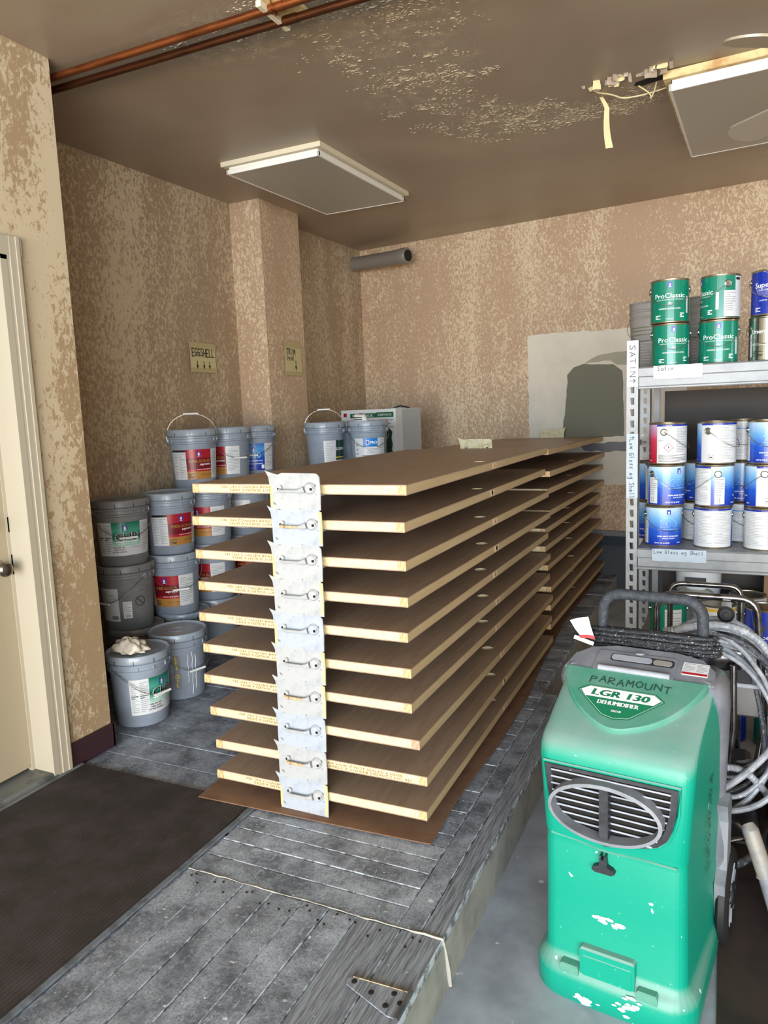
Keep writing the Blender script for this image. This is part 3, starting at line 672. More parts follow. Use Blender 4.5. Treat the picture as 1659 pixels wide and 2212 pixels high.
# ------------------------------------------------------------------ five gallon pails
PH = .350
def Rp(z): return .1235+max(0, min(1, (z-.006)/.256))*.0135
def pail_fn(th):
    def fn(s, z, off=0):
        a = th+s/.131; r = Rp(z)+.0006+off; return (r*math.cos(a), r*math.sin(a), z)
    return fn
def pail_body(mat):
    mb = MB()
    mb.lathe([(.119, 0), (.1225, .005), (.137, .262), (.1375, .264), (.1455, .267), (.1462, .275), (.139, .279), (.1398, .294), (.1465, .297), (.147, .306), (.1405, .309), (.141, .33)], mat, 40)
    for k in range(12):
        a = k*PI/6+.2
        T = Matrix.Rotation(a, 4, 'Z'); mb.box(.139, .1455, -.0015, .0015, .277, .297, mat, T=T)
    return mb.mesh('body')
def pail_lid(mat):
    mb = MB()
    mb.lathe([(.1475, .312), (.1505, .315), (.1505, .343), (.1475, .3485), (.142, .3495), (.1395, .345), (.134, .3405), (.045, .3405), (.043, .3435), (.034, .3435), (.032, .341), (.0, .341)], mat, 40)
    for k in range(10):
        T = Matrix.Rotation(k*PI/5+.3, 4, 'Z'); mb.box(.15, .1518, -.0012, .0012, .312, .332, 'hole', T=T)
    return mb.mesh('lid')
PB = {'pail': pail_body('pail'), 'paildull': pail_body('paildull')}; PLD = {'pail': pail_lid('lid'), 'paildull': pail_lid('paildull')}
def bail(pose, R=.15, z0=.287, drop=.13, lift=.155, r=.0019, grip=True, gr=.006, gl=.045):
    w = MB(); g = MB(); n = 20; P = []
    for i in range(n+1):
        t = PI*i/n
        if pose == 'up': P.append((R*math.cos(t), .01*math.sin(t), z0+lift*math.sin(t)**.8))
        else: P.append((R*math.cos(t), -(R+.012)*math.sin(t)**.75, z0-drop*math.sin(t)))
    w.tube(P, r, 'wire', 6)
    i0 = n//2
    a, b = Vector(P[i0-1]), Vector(P[i0+1]); c = Vector(P[i0]); d = (b-a).normalized()
    if grip: g.tube([c-d*gl-Vector((0, 0, 0)), c, c+d*gl], gr, 'grip', 8)
    return w.mesh('bail_wire'), (g.mesh('grip') if grip else None)
BAIL = {p: bail(p) for p in ('up', 'down')}
EAR = MB().lathe([(.013, 0), (.013, .009), (.006, .011), (0, .011)], 'pail', 12, T=Matrix.Translation((.1385, 0, .287)) @ Matrix.Rotation(PI/2, 4, 'Y')).mesh('bail_ear')
def logo(mb, fn, x, z, w, h, off=.0006):
    flat(mb, fn, x-w/2, x+w/2, z, z+h, 'lblue', off); flat(mb, fn, x-w*.18, x+w*.18, z+h*.3, z+h*.62, 'lwhite', off+.0002); flat(mb, fn, x-w*.1, x+w*.1, z+h*.62, z+h*.8, 'lpink', off+.0002)
    flat(mb, fn, x-w*.3, x+w*.3, z+h*.12, z+h*.2, 'lwhite', off+.0002)
def label_scrub(th):
    mb = MB(); f = pail_fn(th); a, b, z0, z1 = -.17, .165, .056, .232
    flat(mb, f, a, b, z0, z1, 'lw', 0, 30)
    flat(mb, f, a, -.072, z1-.014, z1-.001, 'lblack', .0004, 8)
    lines(mb, f, a+.006, -.125, z0+.01, z1-.02, 16, 'ltext', .0004, 3, seed=2); lines(mb, f, -.12, -.08, z0+.01, z1-.02, 15, 'ltext', .0004, 3, seed=3)
    flat(mb, f, -.074, .078, z0+.046, z1, 'lred', .0005, 14); flat(mb, f, -.074, .078, z0+.060, z0+.125, 'lredd', .0007, 14)
    flat(mb, f, -.074, .078, z0, z0+.046, 'lgold', .0005, 14)
    logo(mb, f, .0, z1-.045, .026, .038, .0009)
    put_text(mb, 'SHER-SCRUB', f, .004, z0+.098, .017, 'lgold', w=.125, off=.0012, bold=.0005)
    put_text(mb, 'supreme', f, .035, z0+.082, .013, 'lwhite', w=.065, off=.0012, shear=.3, bold=.0004)
    put_text(mb, 'Interior Latex Eg-Shel', f, .03, z0+.055, .007, 'lwhite', off=.0012)
    lines(mb, f, -.068, -.03, z0+.006, z0+.036, 4, 'lblack', .0009, 3, .5); put_text(mb, '4.75 U.S. GAL', f, .045, z0+.022, .008, 'lblack', off=.0009)
    lines(mb, f, .085, b-.008, z0+.02, z1-.012, 15, 'ltext', .0004, 4, seed=5)
    return mb.mesh('label')
def label_chb(th):
    mb = MB(); f = pail_fn(th); a, b, z0, z1 = -.155, .15, .06, .236
    flat(mb, f, a, b, z0, z1, 'lw', 0, 28)
    for k, (p, q) in enumerate(((a+.006, -.115), (-.108, -.07))):
        lines(mb, f, p, q, z0+.012, z1-.012, 16, 'ltext', .0004, 3, seed=k); lines(mb, f, p, q, z0+.08, z0+.1, 2, 'lgreend', .0006, 3)
    flat(mb, f, -.066, .08, z0+.052, z1, 'ggreen', .0005, 14)
    logo(mb, f, .0, z1-.048, .026, .036, .0009)
    put_text(mb, 'CHB', f, .008, z0+.080, .040, 'lw', w=.112, off=.0010, bold=.0045)
    put_text(mb, 'CHB', f, .008, z0+.081, .038, 'lblack', w=.108, off=.0016, bold=.0016)
    flat(mb, f, -.05, .07, z0+.071, z0+.076, 'lwhite', .001, 10)
    put_text(mb, 'INTERIOR LATEX', f, .01, z0+.060, .007, 'lwhite', w=.1, off=.001)
    for i, t in enumerate(('B30 WT 453', '6403-53251', 'EXTRA WHITE')): put_text(mb, t, f, -.035, z0+.040-i*.012, .008, 'lblack', off=.0009, bold=.0003)
    put_text(mb, '4.75 U.S. GAL', f, .055, z0+.038, .007, 'lblack', off=.0009)
    lines(mb, f, .088, b-.006, z0+.02, z1-.012, 15, 'ltext', .0004, 4, seed=5)
    return mb.mesh('label')
def label_blue(th):
    mb = MB(); f = pail_fn(th); a, b, z0, z1 = -.11, .13, .054, .232
    flat(mb, f, a, b, z0, z1, 'lw', 0, 24); flat(mb, f, -.09, .06, z0, z1, 'gbluep', .0005, 14)
    logo(mb, f, -.015, z1-.055, .024, .035, .0009)
    put_text(mb, '200', f, -.01, z0+.082, .04, 'laqua', w=.085, off=.001, bold=.0005); put_text(mb, 'ProMar', f, -.01, z0+.126, .012, 'laqua', off=.001)
    for i, t in enumerate(('ZERO VOC INTERIOR LATEX', 'EXTRA WHITE - EXTRA BLANC')): put_text(mb, t, f, -.015, z0+.060-i*.02, .008, 'lwhite', w=.12, off=.001, bold=.0003)
    put_text(mb, '4.8 U.S. GAL', f, -.05, z0+.012, .007, 'lwhite', off=.001); flat(mb, f, .035, .055, z0+.01, z0+.035, 'lwhite', .001, 2)
    lines(mb, f, .07, b-.008, z0+.02, z1-.012, 15, 'ltext', .0004, 4, seed=7)
    return mb.mesh('label')
def label_back(th, small=True, circ=False, bar=True, a=-.06, b=.07):
    mb = MB(); f = pail_fn(th); z0, z1 = .056, .232
    flat(mb, f, a, b, z0, z1, 'lw', 0, 12); lines(mb, f, a+.01, b-.012, z0+.075, z1-.012, 11, 'ltext', .0004, 6, seed=9)
    lines(mb, f, a+.01, a+.05, z0+.03, z0+.07, 4, 'ltext', .0004, 3, seed=4)
    if bar:
        for i in range(9): flat(mb, f, b-.045+i*.004, b-.043+i*.004+.0006*(i % 3), z0+.01, z0+.03, 'lblack', .0006)
    if small:
        flat(mb, f, b+.02, b+.065, .07, .16, 'lw', .0, 5); lines(mb, f, b+.024, b+.06, .09, .155, 6, 'ltext', .0005, 3); flat(mb, f, b+.03, b+.055, .076, .088, 'ltext', .0005, 2)
    if circ:
        c = b+.11; P = [f(c+.025*math.cos(t), .155+.025*math.sin(t), .001) for t in [k*PI/12 for k in range(24)]]
        mb.tube(P, .0013, 'hole', 5, closed=True); mb.tube([f(c-.018, .172, .001), f(c+.018, .138, .001)], .0013, 'hole', 5); lines(mb, f, c-.025, c+.03, .07, .12, 6, 'rackdark', .0005, 4); lines(mb, f, c-.025, c+.03, .185, .23, 4, 'rackdark', .0005, 4)
    return mb.mesh('label')
def label_pro(th):
    mb = MB(); f = pail_fn(th); z0, z1 = .058, .225; flat(mb, f, -.12, .12, z0, z1, 'lw', 0, 22); flat(mb, f, -.05, .055, z1-.06, z1, 'lcyan', .0006, 10)
    flat(mb, f, -.03, -.008, z1-.045, z1-.015, 'lwhite', .0009, 2); flat(mb, f, -.027, -.011, z1-.042, z1-.018, 'lblue', .0012, 2)
    put_text(mb, 'PRO', f, .024, z1-.041, .021, 'lwhite', w=.052, off=.001, bold=.001)
    for i, h in enumerate((.1, .085, .07)): put_text(mb, ('Painters Wall', 'Primer', 'Interior Paint')[i], f, -.0, z0+h-.01, .007, 'lblack', off=.0008)
    for i in range(4): flat(mb, f, -.11, -.09, z0+.02+i*.03, z0+.034+i*.03, 'ltext', .0006, 2)
    lines(mb, f, -.06, .06, z0+.008, z0+.05, 3, 'lblack', .0006, 6, .3); lines(mb, f, .075, .112, z0+.02, z1-.01, 12, 'ltext', .0004, 3)
    return mb.mesh('label')
def label_lo(th):
    mb = MB(); f = pail_fn(th); z0, z1 = .05, .22; flat(mb, f, -.09, .1, z0, z1, 'lw', 0, 18); flat(mb, f, .0, .1, z0+.03, z1, 'lgreend', .0005, 10)
    flat(mb, f, .0, .1, z0+.045, z0+.052, 'lyellow', .0008, 8); put_text(mb, 'LOXON', f, .045, z0+.1, .02, 'lwhite', w=.08, off=.001, bold=.0006)
    lines(mb, f, -.08, -.012, z0+.01, z1-.01, 12, 'ltext', .0004, 5, .2); return mb.mesh('label')
def label_tape(th):
    mb = MB(); f = pail_fn(th)
    flat(mb, f, -.018, .018, .06, .24, 'paildull', .0003, 3)
    for i, ch in enumerate('LET OIL'):
        if ch != ' ': put_text(mb, ch, f, 0, .215-i*.024, .019, 'lyellow', off=.0009, bold=.0008)
    for s_, a, b in ((.055, .09, .24), (.078, .02, .25), (.098, .05, .23)): mb.tube([f(s_+(.004 if k % 2 else 0), a+(b-a)*k/6, .0004) for k in range(7)], .0013, 'lwhite', 5)
    return mb.mesh('drips')
LAB = dict(scrub=label_scrub, chb=label_chb, blue=label_blue, back=label_back, pro=label_pro, lo=label_lo, tape=label_tape)
def pail(x, y, lvl, label, kind=None, rel=0, ears=None, pose='down', dull=False, group='five gallon pails stacked along the left wall', z=None, kw={}, grip=True):
    t = thing('paint_pail', label, 'pail', (x, y, lvl*PH*.976 if z is None else z), group=group)
    p = 'paildull' if dull else 'pail'
    inst('body', PB[p], t); inst('lid', PLD[p], t)
    th = math.atan2(-y, -x)
    if kind: 
        o = inst('label', LAB[kind](th+math.radians(rel), **kw), t)
        if kind == 'tape': o.name = 'drips'
    if ears is not None:
        r = th+PI/2+math.radians(ears); w = inst('bail_wire', BAIL[pose][0], t, rot=(0, 0, r)); inst('grip', BAIL[pose][1], w)
        inst('bail_ear', EAR, t, rot=(0, 0, r)); inst('bail_ear', EAR, t, rot=(0, 0, r+PI))
    return t
pail(-2.565, 2.585, 0, 'grey paint pail with green CHB label and rag on its lid, by the maroon baseboard', 'chb', 44, ears=36)
pail(-2.61, 2.92, 0, 'grey paint pail without label, white drips and yellow tape letters on its side', 'tape', -8, ears=32)
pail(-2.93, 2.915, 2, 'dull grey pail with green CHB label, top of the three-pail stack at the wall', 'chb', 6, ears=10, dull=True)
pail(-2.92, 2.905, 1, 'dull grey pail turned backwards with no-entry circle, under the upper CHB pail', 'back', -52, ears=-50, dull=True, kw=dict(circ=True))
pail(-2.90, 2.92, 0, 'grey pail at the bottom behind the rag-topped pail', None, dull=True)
pail(-2.89, 3.245, 2, 'grey pail with scuffed lid and red label, top of the second stack', 'scrub', 26)
pail(-2.87, 3.225, 1, 'grey pail with red label turned left and hanging bail, middle of the second stack', 'scrub', -26, ears=10)
pail(-2.85, 3.25, 0, 'grey pail at the bottom of the second stack behind the label-less pail', None)
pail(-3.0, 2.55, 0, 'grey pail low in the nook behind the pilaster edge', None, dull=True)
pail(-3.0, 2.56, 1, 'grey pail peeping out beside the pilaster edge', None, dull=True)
pail(-2.935, 3.545, 3, 'top grey pail with red label and its wire bail standing up', 'scrub', 13, ears=-4, pose='up')
pail(-2.87, 3.57, 2, 'grey pail with red label seen between the first and second door edges', 'scrub', -30, ears=20)
pail(-2.87, 3.575, 1, 'grey pail with red and white label seen between the third and fourth door edges', 'scrub', -42)
pail(-2.87, 3.575, 0, 'grey pail at the bottom of the third stack', None)
pail(-2.93, 3.885, 3, 'top grey pail with red label half turned away, second in the upper row', 'scrub', -42, ears=25, kw={})
pail(-2.83, 3.91, 2, 'grey pail with a white label, beside the red one behind the door edges', 'back', -22, ears=15)
pail(-2.83, 3.91, 1, 'grey pail with red logo label, far one between the third and fourth door edges', 'scrub', -14)
pail(-2.83, 3.91, 0, 'grey pail at the bottom of the fourth stack', None)
pail(-2.935, 4.185, 3, 'top grey pail with blue 200 label, next to the wall column', 'blue', 2, ears=-8)
pail(-2.80, 4.225, 2, 'grey pail with white label just left of the bracket plates', 'back', -5)
pail(-2.80, 4.225, 1, 'grey pail low behind the doors near the column', None)
pail(-2.80, 4.225, 0, 'grey pail at the bottom near the column', None)
G2 = 'pails stacked behind the doors in the back corner'
pail(-2.665, 4.685, 3, 'light grey pail with bail up and white and dark green label, right of the column', 'lo', 34, ears=-6, pose='up', group=G2)
pail(-2.40, 4.86, 3, 'light grey pail with blue PRO label in front of the white carton', 'pro', 5, ears=6, group=G2)
pail(-2.645, 5.0, 3, 'grey pail squeezed between the bail-up pail and the PRO pail', None, group=G2)
for x, y in ((-2.665, 4.685), (-2.40, 4.86), (-2.645, 5.0)):
    for l in range(3): pail(x, y, l, 'hidden lower grey pail in the corner stacks behind the doors', None, group=G2)
for x in (-2.78, -2.42):
    for l in range(3): pail(x, 5.50, l, 'hidden lower grey pail in the corner stacks behind the doors', None, group=G2)
# second bail on the bail-up pail near the doors (grip lying low in front)
# rag on the CHB pail
def cloth(cx, cy, cz, rx, ry, rz_, seed, mat='cloth'):
    r3 = random.Random(seed); mb = MB(); rows = []; nu, nv = 44, 18
    ph = [r3.uniform(0, 6.28) for _ in range(6)]
    for j in range(nv+1):
        v_ = j/nv*PI; row = []
        for i in range(nu):
            u_ = i/nu*2*PI
            k = 1+.16*math.sin(5*u_+3*v_+ph[0])+.1*math.sin(9*u_-5*v_+ph[1])+.08*math.sin(15*u_+4*v_+ph[2])+.25*math.cos(u_+ph[3])*math.sin(v_)
            x = math.sin(v_)*math.cos(u_)*rx*k; y_ = math.sin(v_)*math.sin(u_)*ry*k; z_ = math.cos(v_)*rz_*(k if v_ < PI/2 else .5)
            row.append((cx+x, cy+y_, cz+max(z_, -rz_*.35)))
        rows.append(row)
    mb.grid(rows, mat, closed=True); return mb
o = cloth(-2.575, 2.545, .362, .085, .055, .045, 4).build('rag', ang=3); tag(o, 'crumpled cream rag on the lid of the front CHB pail', 'rag')
# carton with a picture of a tool, on top of the corner pails
bx = thing('carton', 'white cardboard carton with green and red print behind the PRO pail', 'box', (-2.60, 5.52, 1.026), rz=-.12)
mb = MB(); mb.box(-.26, .26, -.2, .2, 0, .43, 'box', .002); mb.add([(.2605, -.1, .004), (.2605, .2, .004), (.2605, .2, .426), (.2605, -.1, .426)], [[0, 1, 2, 3]], 'boxside'); mb.build('carton_body', bx)
mb = MB(); ff = lambda x, y, off=0: (x, -.2005-off, y)
flat(mb, ff, -.235, -.205, .375, .405, 'lred', .0006); flat(mb, ff, -.17, .20, .365, .40, 'cartongreen', .0006); put_text(mb, 'SHEETROCK', ff, -.05, .373, .018, 'lwhite', w=.2, off=.001, bold=.0008)
flat(mb, ff, .08, .24, .365, .405, 'cartongreen', .0009); put_text(mb, 'SHEETROCK', ff, .16, .377, .015, 'lwhite', w=.13, off=.0013)
for i, t_ in enumerate(('Super Lightweight', 'All Purpose', 'Joint Compound')): put_text(mb, t_, ff, .17, .34-i*.028, .014, 'lblack', off=.0008)
polyf(mb, ff, [(.13, .24), (.15, .27), (.2, .275), (.225, .25), (.215, .2), (.225, .15), (.215, .11), (.235, .07), (.235, .04), (.2, .03), (.15, .04), (.14, .08), (.155, .13), (.14, .18)], 'bootgreen', .0008)
polyf(mb, ff, [(.2, .06), (.21, .05), (.245, .02), (.25, .035)], 'boxside', .0012)
mb.build('print', bx)
mb = MB(); mb.box(.13, .22, -.06, .05, .4302, .436, 'bluetape', .002).tube([(.15, -.05, .436), (.19, 0, .45), (.24, .06, .433)], .006, 'lblack', 6); mb.build('tape_wad', bx)
sm = thing('crumpled_packet', 'small crumpled white packet with black print on the PRO pail lid', 'packet', (-2.42, 4.80, 1.369))
mb = MB(); mb.grid([[(-.05, -.02, 0), (0, -.03, 0), (.045, -.02, .0), (.05, .0, .0)], [(-.048, -.018, .05), (0, -.03, .04), (.03, -.03, .05), (.05, -.01, .01)], [(-.05, .0, .055), (-.01, .01, .06), (.03, .01, .055), (.055, .02, .0)], [(-.05, .04, .0), (0, .05, 0), (.04, .04, .0), (.05, .03, 0)]], 'box'); mb.box(-.045, .02, -.033, -.031, .012, .018, 'lblack'); mb.box(-.045, .02, -.033, -.031, .026, .032, 'lblack'); mb.build('packet_shell', sm, 3)

# ------------------------------------------------------------------ signs on the wall
def sign(name, label, origin, rz, draw, w, h):
    t = thing(name, label, 'sign', origin, rz=rz)
    f = lambda x, y, off=0: (x, -.003-off-.004*math.cos(x*30)*.3, y)
    mb = MB(); r3 = random.Random(int(w*1000)); rows = []
    n = 8
    rows = [[(x*w-w/2+r3.uniform(-.001, .001), -.002-.0025*abs(math.sin(x*5+z*2)), z*h-h/2) for x in [i/n for i in range(n+1)]] for z in [0, .25, .5, .75, 1]]
    mb.grid(rows, 'paper'); mb.build('paper', t, 3)
    mb = MB(); mb.box(-w/2-.006, w/2+.004, -.0065, -.005, h/2-.028, h/2+.016, 'tape'); mb.build('tape_strip', t)
    mb = MB(); mb.box(-w/2-.004, w/2+.006, -.0065, -.005, -h/2-.012, -h/2+.018, 'tape'); mb.build('tape_strip', t)
    mb = MB(); f2 = lambda x, y, off=0: (x, -.0062-off, y); draw(mb, f2); mb.build('lettering', t)
def arrow(mb, f, x, y0, y1, s):
    polyf(mb, f, [(x-s*.12, y1), (x+s*.12, y1), (x+s*.12, y0+s), (x-s*.12, y0+s)], 'marker', .0008); polyf(mb, f, [(x-s*.5, y0+s*1.2), (x, y0), (x+s*.5, y0+s*1.2), (x, y0+s)], 'marker', .001)
def d1(mb, f):
    scrawl(mb, 'EGGSHELL', f, -.118, .01, .05, 'marker', .6, .13)
    for x in (-.07, .0, .06): arrow(mb, f, x, -.075, -.02, .025)
def d2(mb, f):
    scrawl(mb, 'TRIM', f, -.10, .03, .045, 'marker', .75, .13); scrawl(mb, 'PAINT', f, -.09, -.012, .028, 'marker', .72, .14); arrow(mb, f, .03, -.085, -.01, .03)
sign('paper_sign', 'yellowed paper sign reading EGGSHELL with three arrows on the left wall', (-3.197, 4.03, 1.835), PI/2+.0204, d1, .27, .165)
sign('paper_sign', 'yellowed paper sign reading TRIM PAINT with one arrow on the column', (-2.972, 4.80, 1.85), PI/2+.037, d2, .25, .22)

# ------------------------------------------------------------------ ceiling things
def ceil_light(name, label, x0, x1, y0, y1, drop, old=False, rot=None, loc=None):
    t = thing(name, label, 'ceiling light', ((x0+x1)/2, (y0+y1)/2, ceilz((y0+y1)/2)), rot=rot or (.025, 0, 0), group='flat rectangular ceiling lights')
    hx, hy = (x1-x0)/2, (y1-y0)/2; fm = 'oldpaint' if old else 'fixture'
    for a, b, c2, d2 in ((-hx, hx, -hy, -hy+.03), (-hx, hx, hy-.03, hy), (-hx, -hx+.03, -hy+.03, hy-.03), (hx-.03, hx, -hy+.03, hy-.03)):
        MB().box(a, b, c2, d2, -drop*.42, .003, fm, .002).build('frame_side', t)
    mb = MB(); mb.box(-hx+.035, hx-.035, -hy+.035, hy-.035, -drop*.8, -.004, 'fixwhite', .002); mb.build('housing', t)
    mb = MB(); q = .022
    for a, b, c2, d2 in ((-hx+q, hx-q, -hy+q, -hy+q+.012), (-hx+q, hx-q, hy-q-.012, hy-q), (-hx+q, -hx+q+.012, -hy+q, hy-q), (hx-q-.012, hx-q, -hy+q, hy-q)): mb.box(a, b, c2, d2, -drop-.004, -drop*.66, 'fixwhite', .001)
    mb.build('lens_rim', t)
    MB().box(-hx+.03, hx-.03, -hy+.03, hy-.03, -drop-.002, -drop+.004, 'lens').build('lens', t)
    return t
ceil_light('ceiling_light', 'flat white rectangular ceiling light with pale frame near the wall column', -2.71, -2.045, 3.70, 4.93, .062)
ceil_light('ceiling_light', 'ceiling light with chipped yellow wooden frame beside the torn ceiling paint', -.285, .335, 3.76, 4.98, .075, True, rot=(.03, -.012, -.035))
# copper pipes and hanger block
for nm, a, b, mt_, lb in (('copper_pipe', (-3.15, 2.345, 2.828), (.9, 2.365, 2.826), 'copper', 'bright copper pipe under the ceiling, nearer of the pair'), ('copper_pipe', (-3.15, 2.425, 2.828), (.9, 2.47, 2.826), 'copperdark', 'dull dark copper pipe under the ceiling, farther of the pair')):
    mb = MB(); a, b = Vector(a), Vector(b); mb.tube([a, b], .0145, mt_, 14)
    t = mb.build(nm); tag(t, lb, 'pipe', 'copper pipes under the ceiling')
    mb = MB(); c = a.lerp(b, .415); mb.tube([c, c+Vector((.055, 0, 0))], .0165, mt_, 14); mb.build('coupling', t)
t = thing('pipe_hanger', 'chipped cream wooden block holding both copper pipes at the ceiling', 'hanger', (-1.44, 2.40, 2.868))
MB().box(-.05, .05, -.13, .1, -.03, 0, 'oldpaint', .004).build('block', t); MB().box(-.055, -.035, -.1, .09, -.052, -.03, 'fixture', .002).build('batten', t)
MB().box(-.03, .02, .03, .09, -.0315, -.03, 'hole').tube([(-.01, -.075, -.03), (-.01, -.075, -.058), (-.01, -.04, -.062), (-.01, -.03, -.03)], .003, 'copper', 6).build('pipe_strap', t)
# vent duct in the corner
t = thing('vent_duct', 'short grey round metal duct high in the far left corner', 'duct', (-3.1, 6.3, 2.83))
A, B2 = Vector((-.14, .12, -.01)), Vector((.49, -.07, -.035)); dirv = (B2-A).normalized()
mb = MB(); mb.tube([A, B2-dirv*.09], .064, 'duct', 24); mb.build('pipe_body', t)
mb = MB(); mb.tube([B2-dirv*.09, B2-dirv*.085, B2-dirv*.01, B2], [.064, .070, .070, .064], 'duct', 24); mb.tube([B2, B2+dirv*.004], .05, 'hole', 20); mb.build('end_collar', t)
# ceiling fan, hub off frame to the right
hub = Vector((.60, 3.35, 2.63))
t = thing('ceiling_fan', 'beige round-tipped ceiling fan blades reaching in from the right', 'fan', tuple(hub))
mb = MB(); mb.lathe([(0, -.09), (.06, -.085), (.09, -.04), (.10, 0), (.09, .05), (.04, .08), (.015, .085), (.015, .25), (.05, .262), (.06, .262)], 'brass', 28); mb.build('motor', t)
for tip in ((-.036, 2.935), (-.01, 4.0), (.62, 2.6), (1.25, 3.0), (1.1, 4.0)):
    d = Vector((tip[0]-hub.x, tip[1]-hub.y)); Ln = d.length if tip[0] < 0 else .72; an = math.atan2(d.y, d.x)
    P = [(.14, -.05), (.3, -.064)]+[(Ln-.085, -.085)]+[(Ln-.085+.085*math.cos(math.radians(q)), .085*math.sin(math.radians(q))) for q in range(-80, 81, 16)]+[(Ln-.085, .085), (.3, .064), (.14, .05)]
    mb = MB(); mb.prism(P, -.004, .004, 'fan', T=Matrix.Rotation(an, 4, 'Z') @ Matrix.Rotation(math.radians(-14 if tip[1] < 3.5 else 13), 4, 'X')); bl = mb.build('blade', t)
    mb = MB(); mb.box(.07, .2, -.02, .02, -.012, -.005, 'brass', .003, T=Matrix.Rotation(an, 4, 'Z')); mb.build('blade_iron', bl)
# torn ceiling paint, hole and hanging strip
t = thing('torn_ceiling_paint', 'torn curling paint flakes around a dark hole beside the chipped light frame', 'peeling paint', (-.40, 3.87, 2.906))
r4 = random.Random(11)
mb = MB(); P = [(-.03, -.03), (.02, -.045), (.10, -.05), (.14, -.02), (.06, .0), (.0, .02), (-.04, .0)]
mb.prism(P, -.003, -.001, 'hole'); mb.build('hole', t)
for k in range(26):
    x = -.28+.42*r4.random(); y_ = -.12+.03*math.sin(x*9)+(x+.28)*-.28+r4.uniform(-.035, .035)+.04; w_ = r4.uniform(.012, .05); h_ = r4.uniform(.01, .035); a = r4.uniform(-.6, .6)
    rows = [[(x+w_*(u_-.5)*math.cos(a)+r4.uniform(-.003, .003), y_+w_*(u_-.5)*math.sin(a)+v_*h_*.6+r4.uniform(-.003, .003), -.001-h_*(v_**1.6)*1.0+r4.uniform(-.001, .001)) for u_ in (0, .33, .66, 1)] for v_ in (0, .4, .75, 1)]
    mb = MB(); mb.grid(rows, r4.choice(['ceiling', 'strip', 'ceiling'])); mb.build('flake', t, 3)
for pts in ([(-.21, -.02, -.004), (-.14, .0, -.02), (-.1, .05, -.03), (-.02, .045, -.035), (.02, .05, -.03), (.09, .06, -.02), (.14, .06, -.005)], [(-.02, -.01, -.01), (.03, .03, -.04), (.03, .05, -.055)], [(.06, -.01, -.01), (.05, .02, -.03), (.035, .045, -.05)]):
    mb = MB(); mb.tube(smooth(pts), .0035, 'strip', 6); mb.build('torn_edge', t)
mb = MB(); z = ceilz(3.95); rows = []
for k in range(15):
    q = k/14; w_ = .009+.008*q; x = -.60+.03*min(1, q*5)-.012*math.sin(q*3); rows.append([(x-w_+ (.012*q), 3.93+.01*math.sin(q*5), z-.245*q), (x+w_+.012*q, 3.935+.012*math.sin(q*5), z-.245*q)])
mb.grid(rows, 'strip'); mb.grid([[(p[0], p[1]+.001, p[2]) for p in r] for r in rows], 'strip'); o = mb.build('hanging_strip', ang=3); tag(o, 'pale strip of peeled joint tape hanging down from the ceiling', 'tape strip')

# ------------------------------------------------------------------ rack with gallon cans
rk = thing('storage_rack', 'grey steel storage rack with slotted posts holding rows of paint cans', 'shelving', (0, 0, 0))
def post(x, y, flipd, z0=-.17, z1=1.71):
    mb = MB(); s = 1; w = .054
    sl = MB()
    xa, xb = x+.014, x+.034
    mb.box(x, xa, y, y+.003, z0, z1, 'rack'); mb.box(xb, x+w, y, y+.003, z0, z1, 'rack')
    mb.box(x+w-.003, x+w, y, y+.045, z0, z1, 'rack')
    z = z0+.02; prev = z0
    while z < z1-.04:
        mb.box(xa, xb, y, y+.003, prev, z, 'rack')
        mb.prism([(xa, z), (xa+.006, z), (xa+.002, z+.032), (xa, z+.032)], -.003, 0, 'rack', T=Matrix.Translation((0, y, 0)) @ Matrix.Rotation(PI/2, 4, 'X'))
        prev = z+.032; z += .0523
    mb.box(xa, xb, y, y+.003, prev, z1, 'rack')
    return mb.build('post', rk)
post(-.435, 3.60, 0); post(-.435, 4.18, 0); post(.74, 3.60, 0); post(.74, 4.18, 0)
MB().box(-.415, -.385, 3.66, 3.70, -.17, 1.55, 'rackdark').box(-.36, -.33, 4.1, 4.13, -.17, 1.5, 'rackdark').build('inner_post', rk)
MB().box(-.31, .74, 4.150, 4.156, .30, 1.48, 'darkpanel').build('dark_panel', rk)  # flat dark brown panel added behind the cans
for z in (1.587, .745, .285):
    t_ = MB(); t_.box(-.382, .75, 3.603, 4.2, z-.02, z, 'rack', .002); dk = t_.build('shelf_deck', rk)
    t_ = MB(); t_.box(-.382, .75, 3.594, 3.606, z-.045, z-.002, 'rack', .004); t_.box(-.382, .75, 3.604, 3.615, z-.09, z-.04, 'rack'); t_.box(-.382, .75, 3.590, 3.612, z-.100, z-.086, 'rack', .004); t_.build('front_beam', rk)
    MB().box(-.385, .75, 4.19, 4.2, z-.09, z-.005, 'rack').build('rear_beam', rk)
MB().box(-.436, -.432, 3.6, 4.2, -.0, .03, 'rack').box(-.436, -.432, 3.6, 4.2, 1.2, 1.23, 'rack').build('side_brace', rk)
def taped(name, label, x0, x1, z0, z1, y, mat, txt, vert, th, wrap=True):
    t = thing(name, label, 'tape label', ((x0+x1)/2, y, z0), group='masking tape labels on the rack'); hw = (x1-x0)/2; H_ = z1-z0
    r3 = random.Random(int(abs(x0)*999+z0*77)); mb = MB(); n = 12
    def yy(u_, v_): return -.0025-.0012*math.sin(u_*17+v_*7)
    rows = [[(-hw+2*hw*i/n, yy(i/n, j/6), H_*j/6+r3.uniform(-.0008, .0008)) for i in range(n+1)] for j in range(7)]
    mb.grid(rows, mat); mb.build('tape', t, 3)
    mb = MB()
    if vert: f = lambda x, y_, off=0: (y_, -.0042-off, H_-x)
    else: f = lambda x, y_, off=0: (x, -.0042-off, y_)
    scrawl(mb, txt[0], f, txt[1], txt[2], txt[3], 'marker', txt[4], th); mb.build('lettering', t)
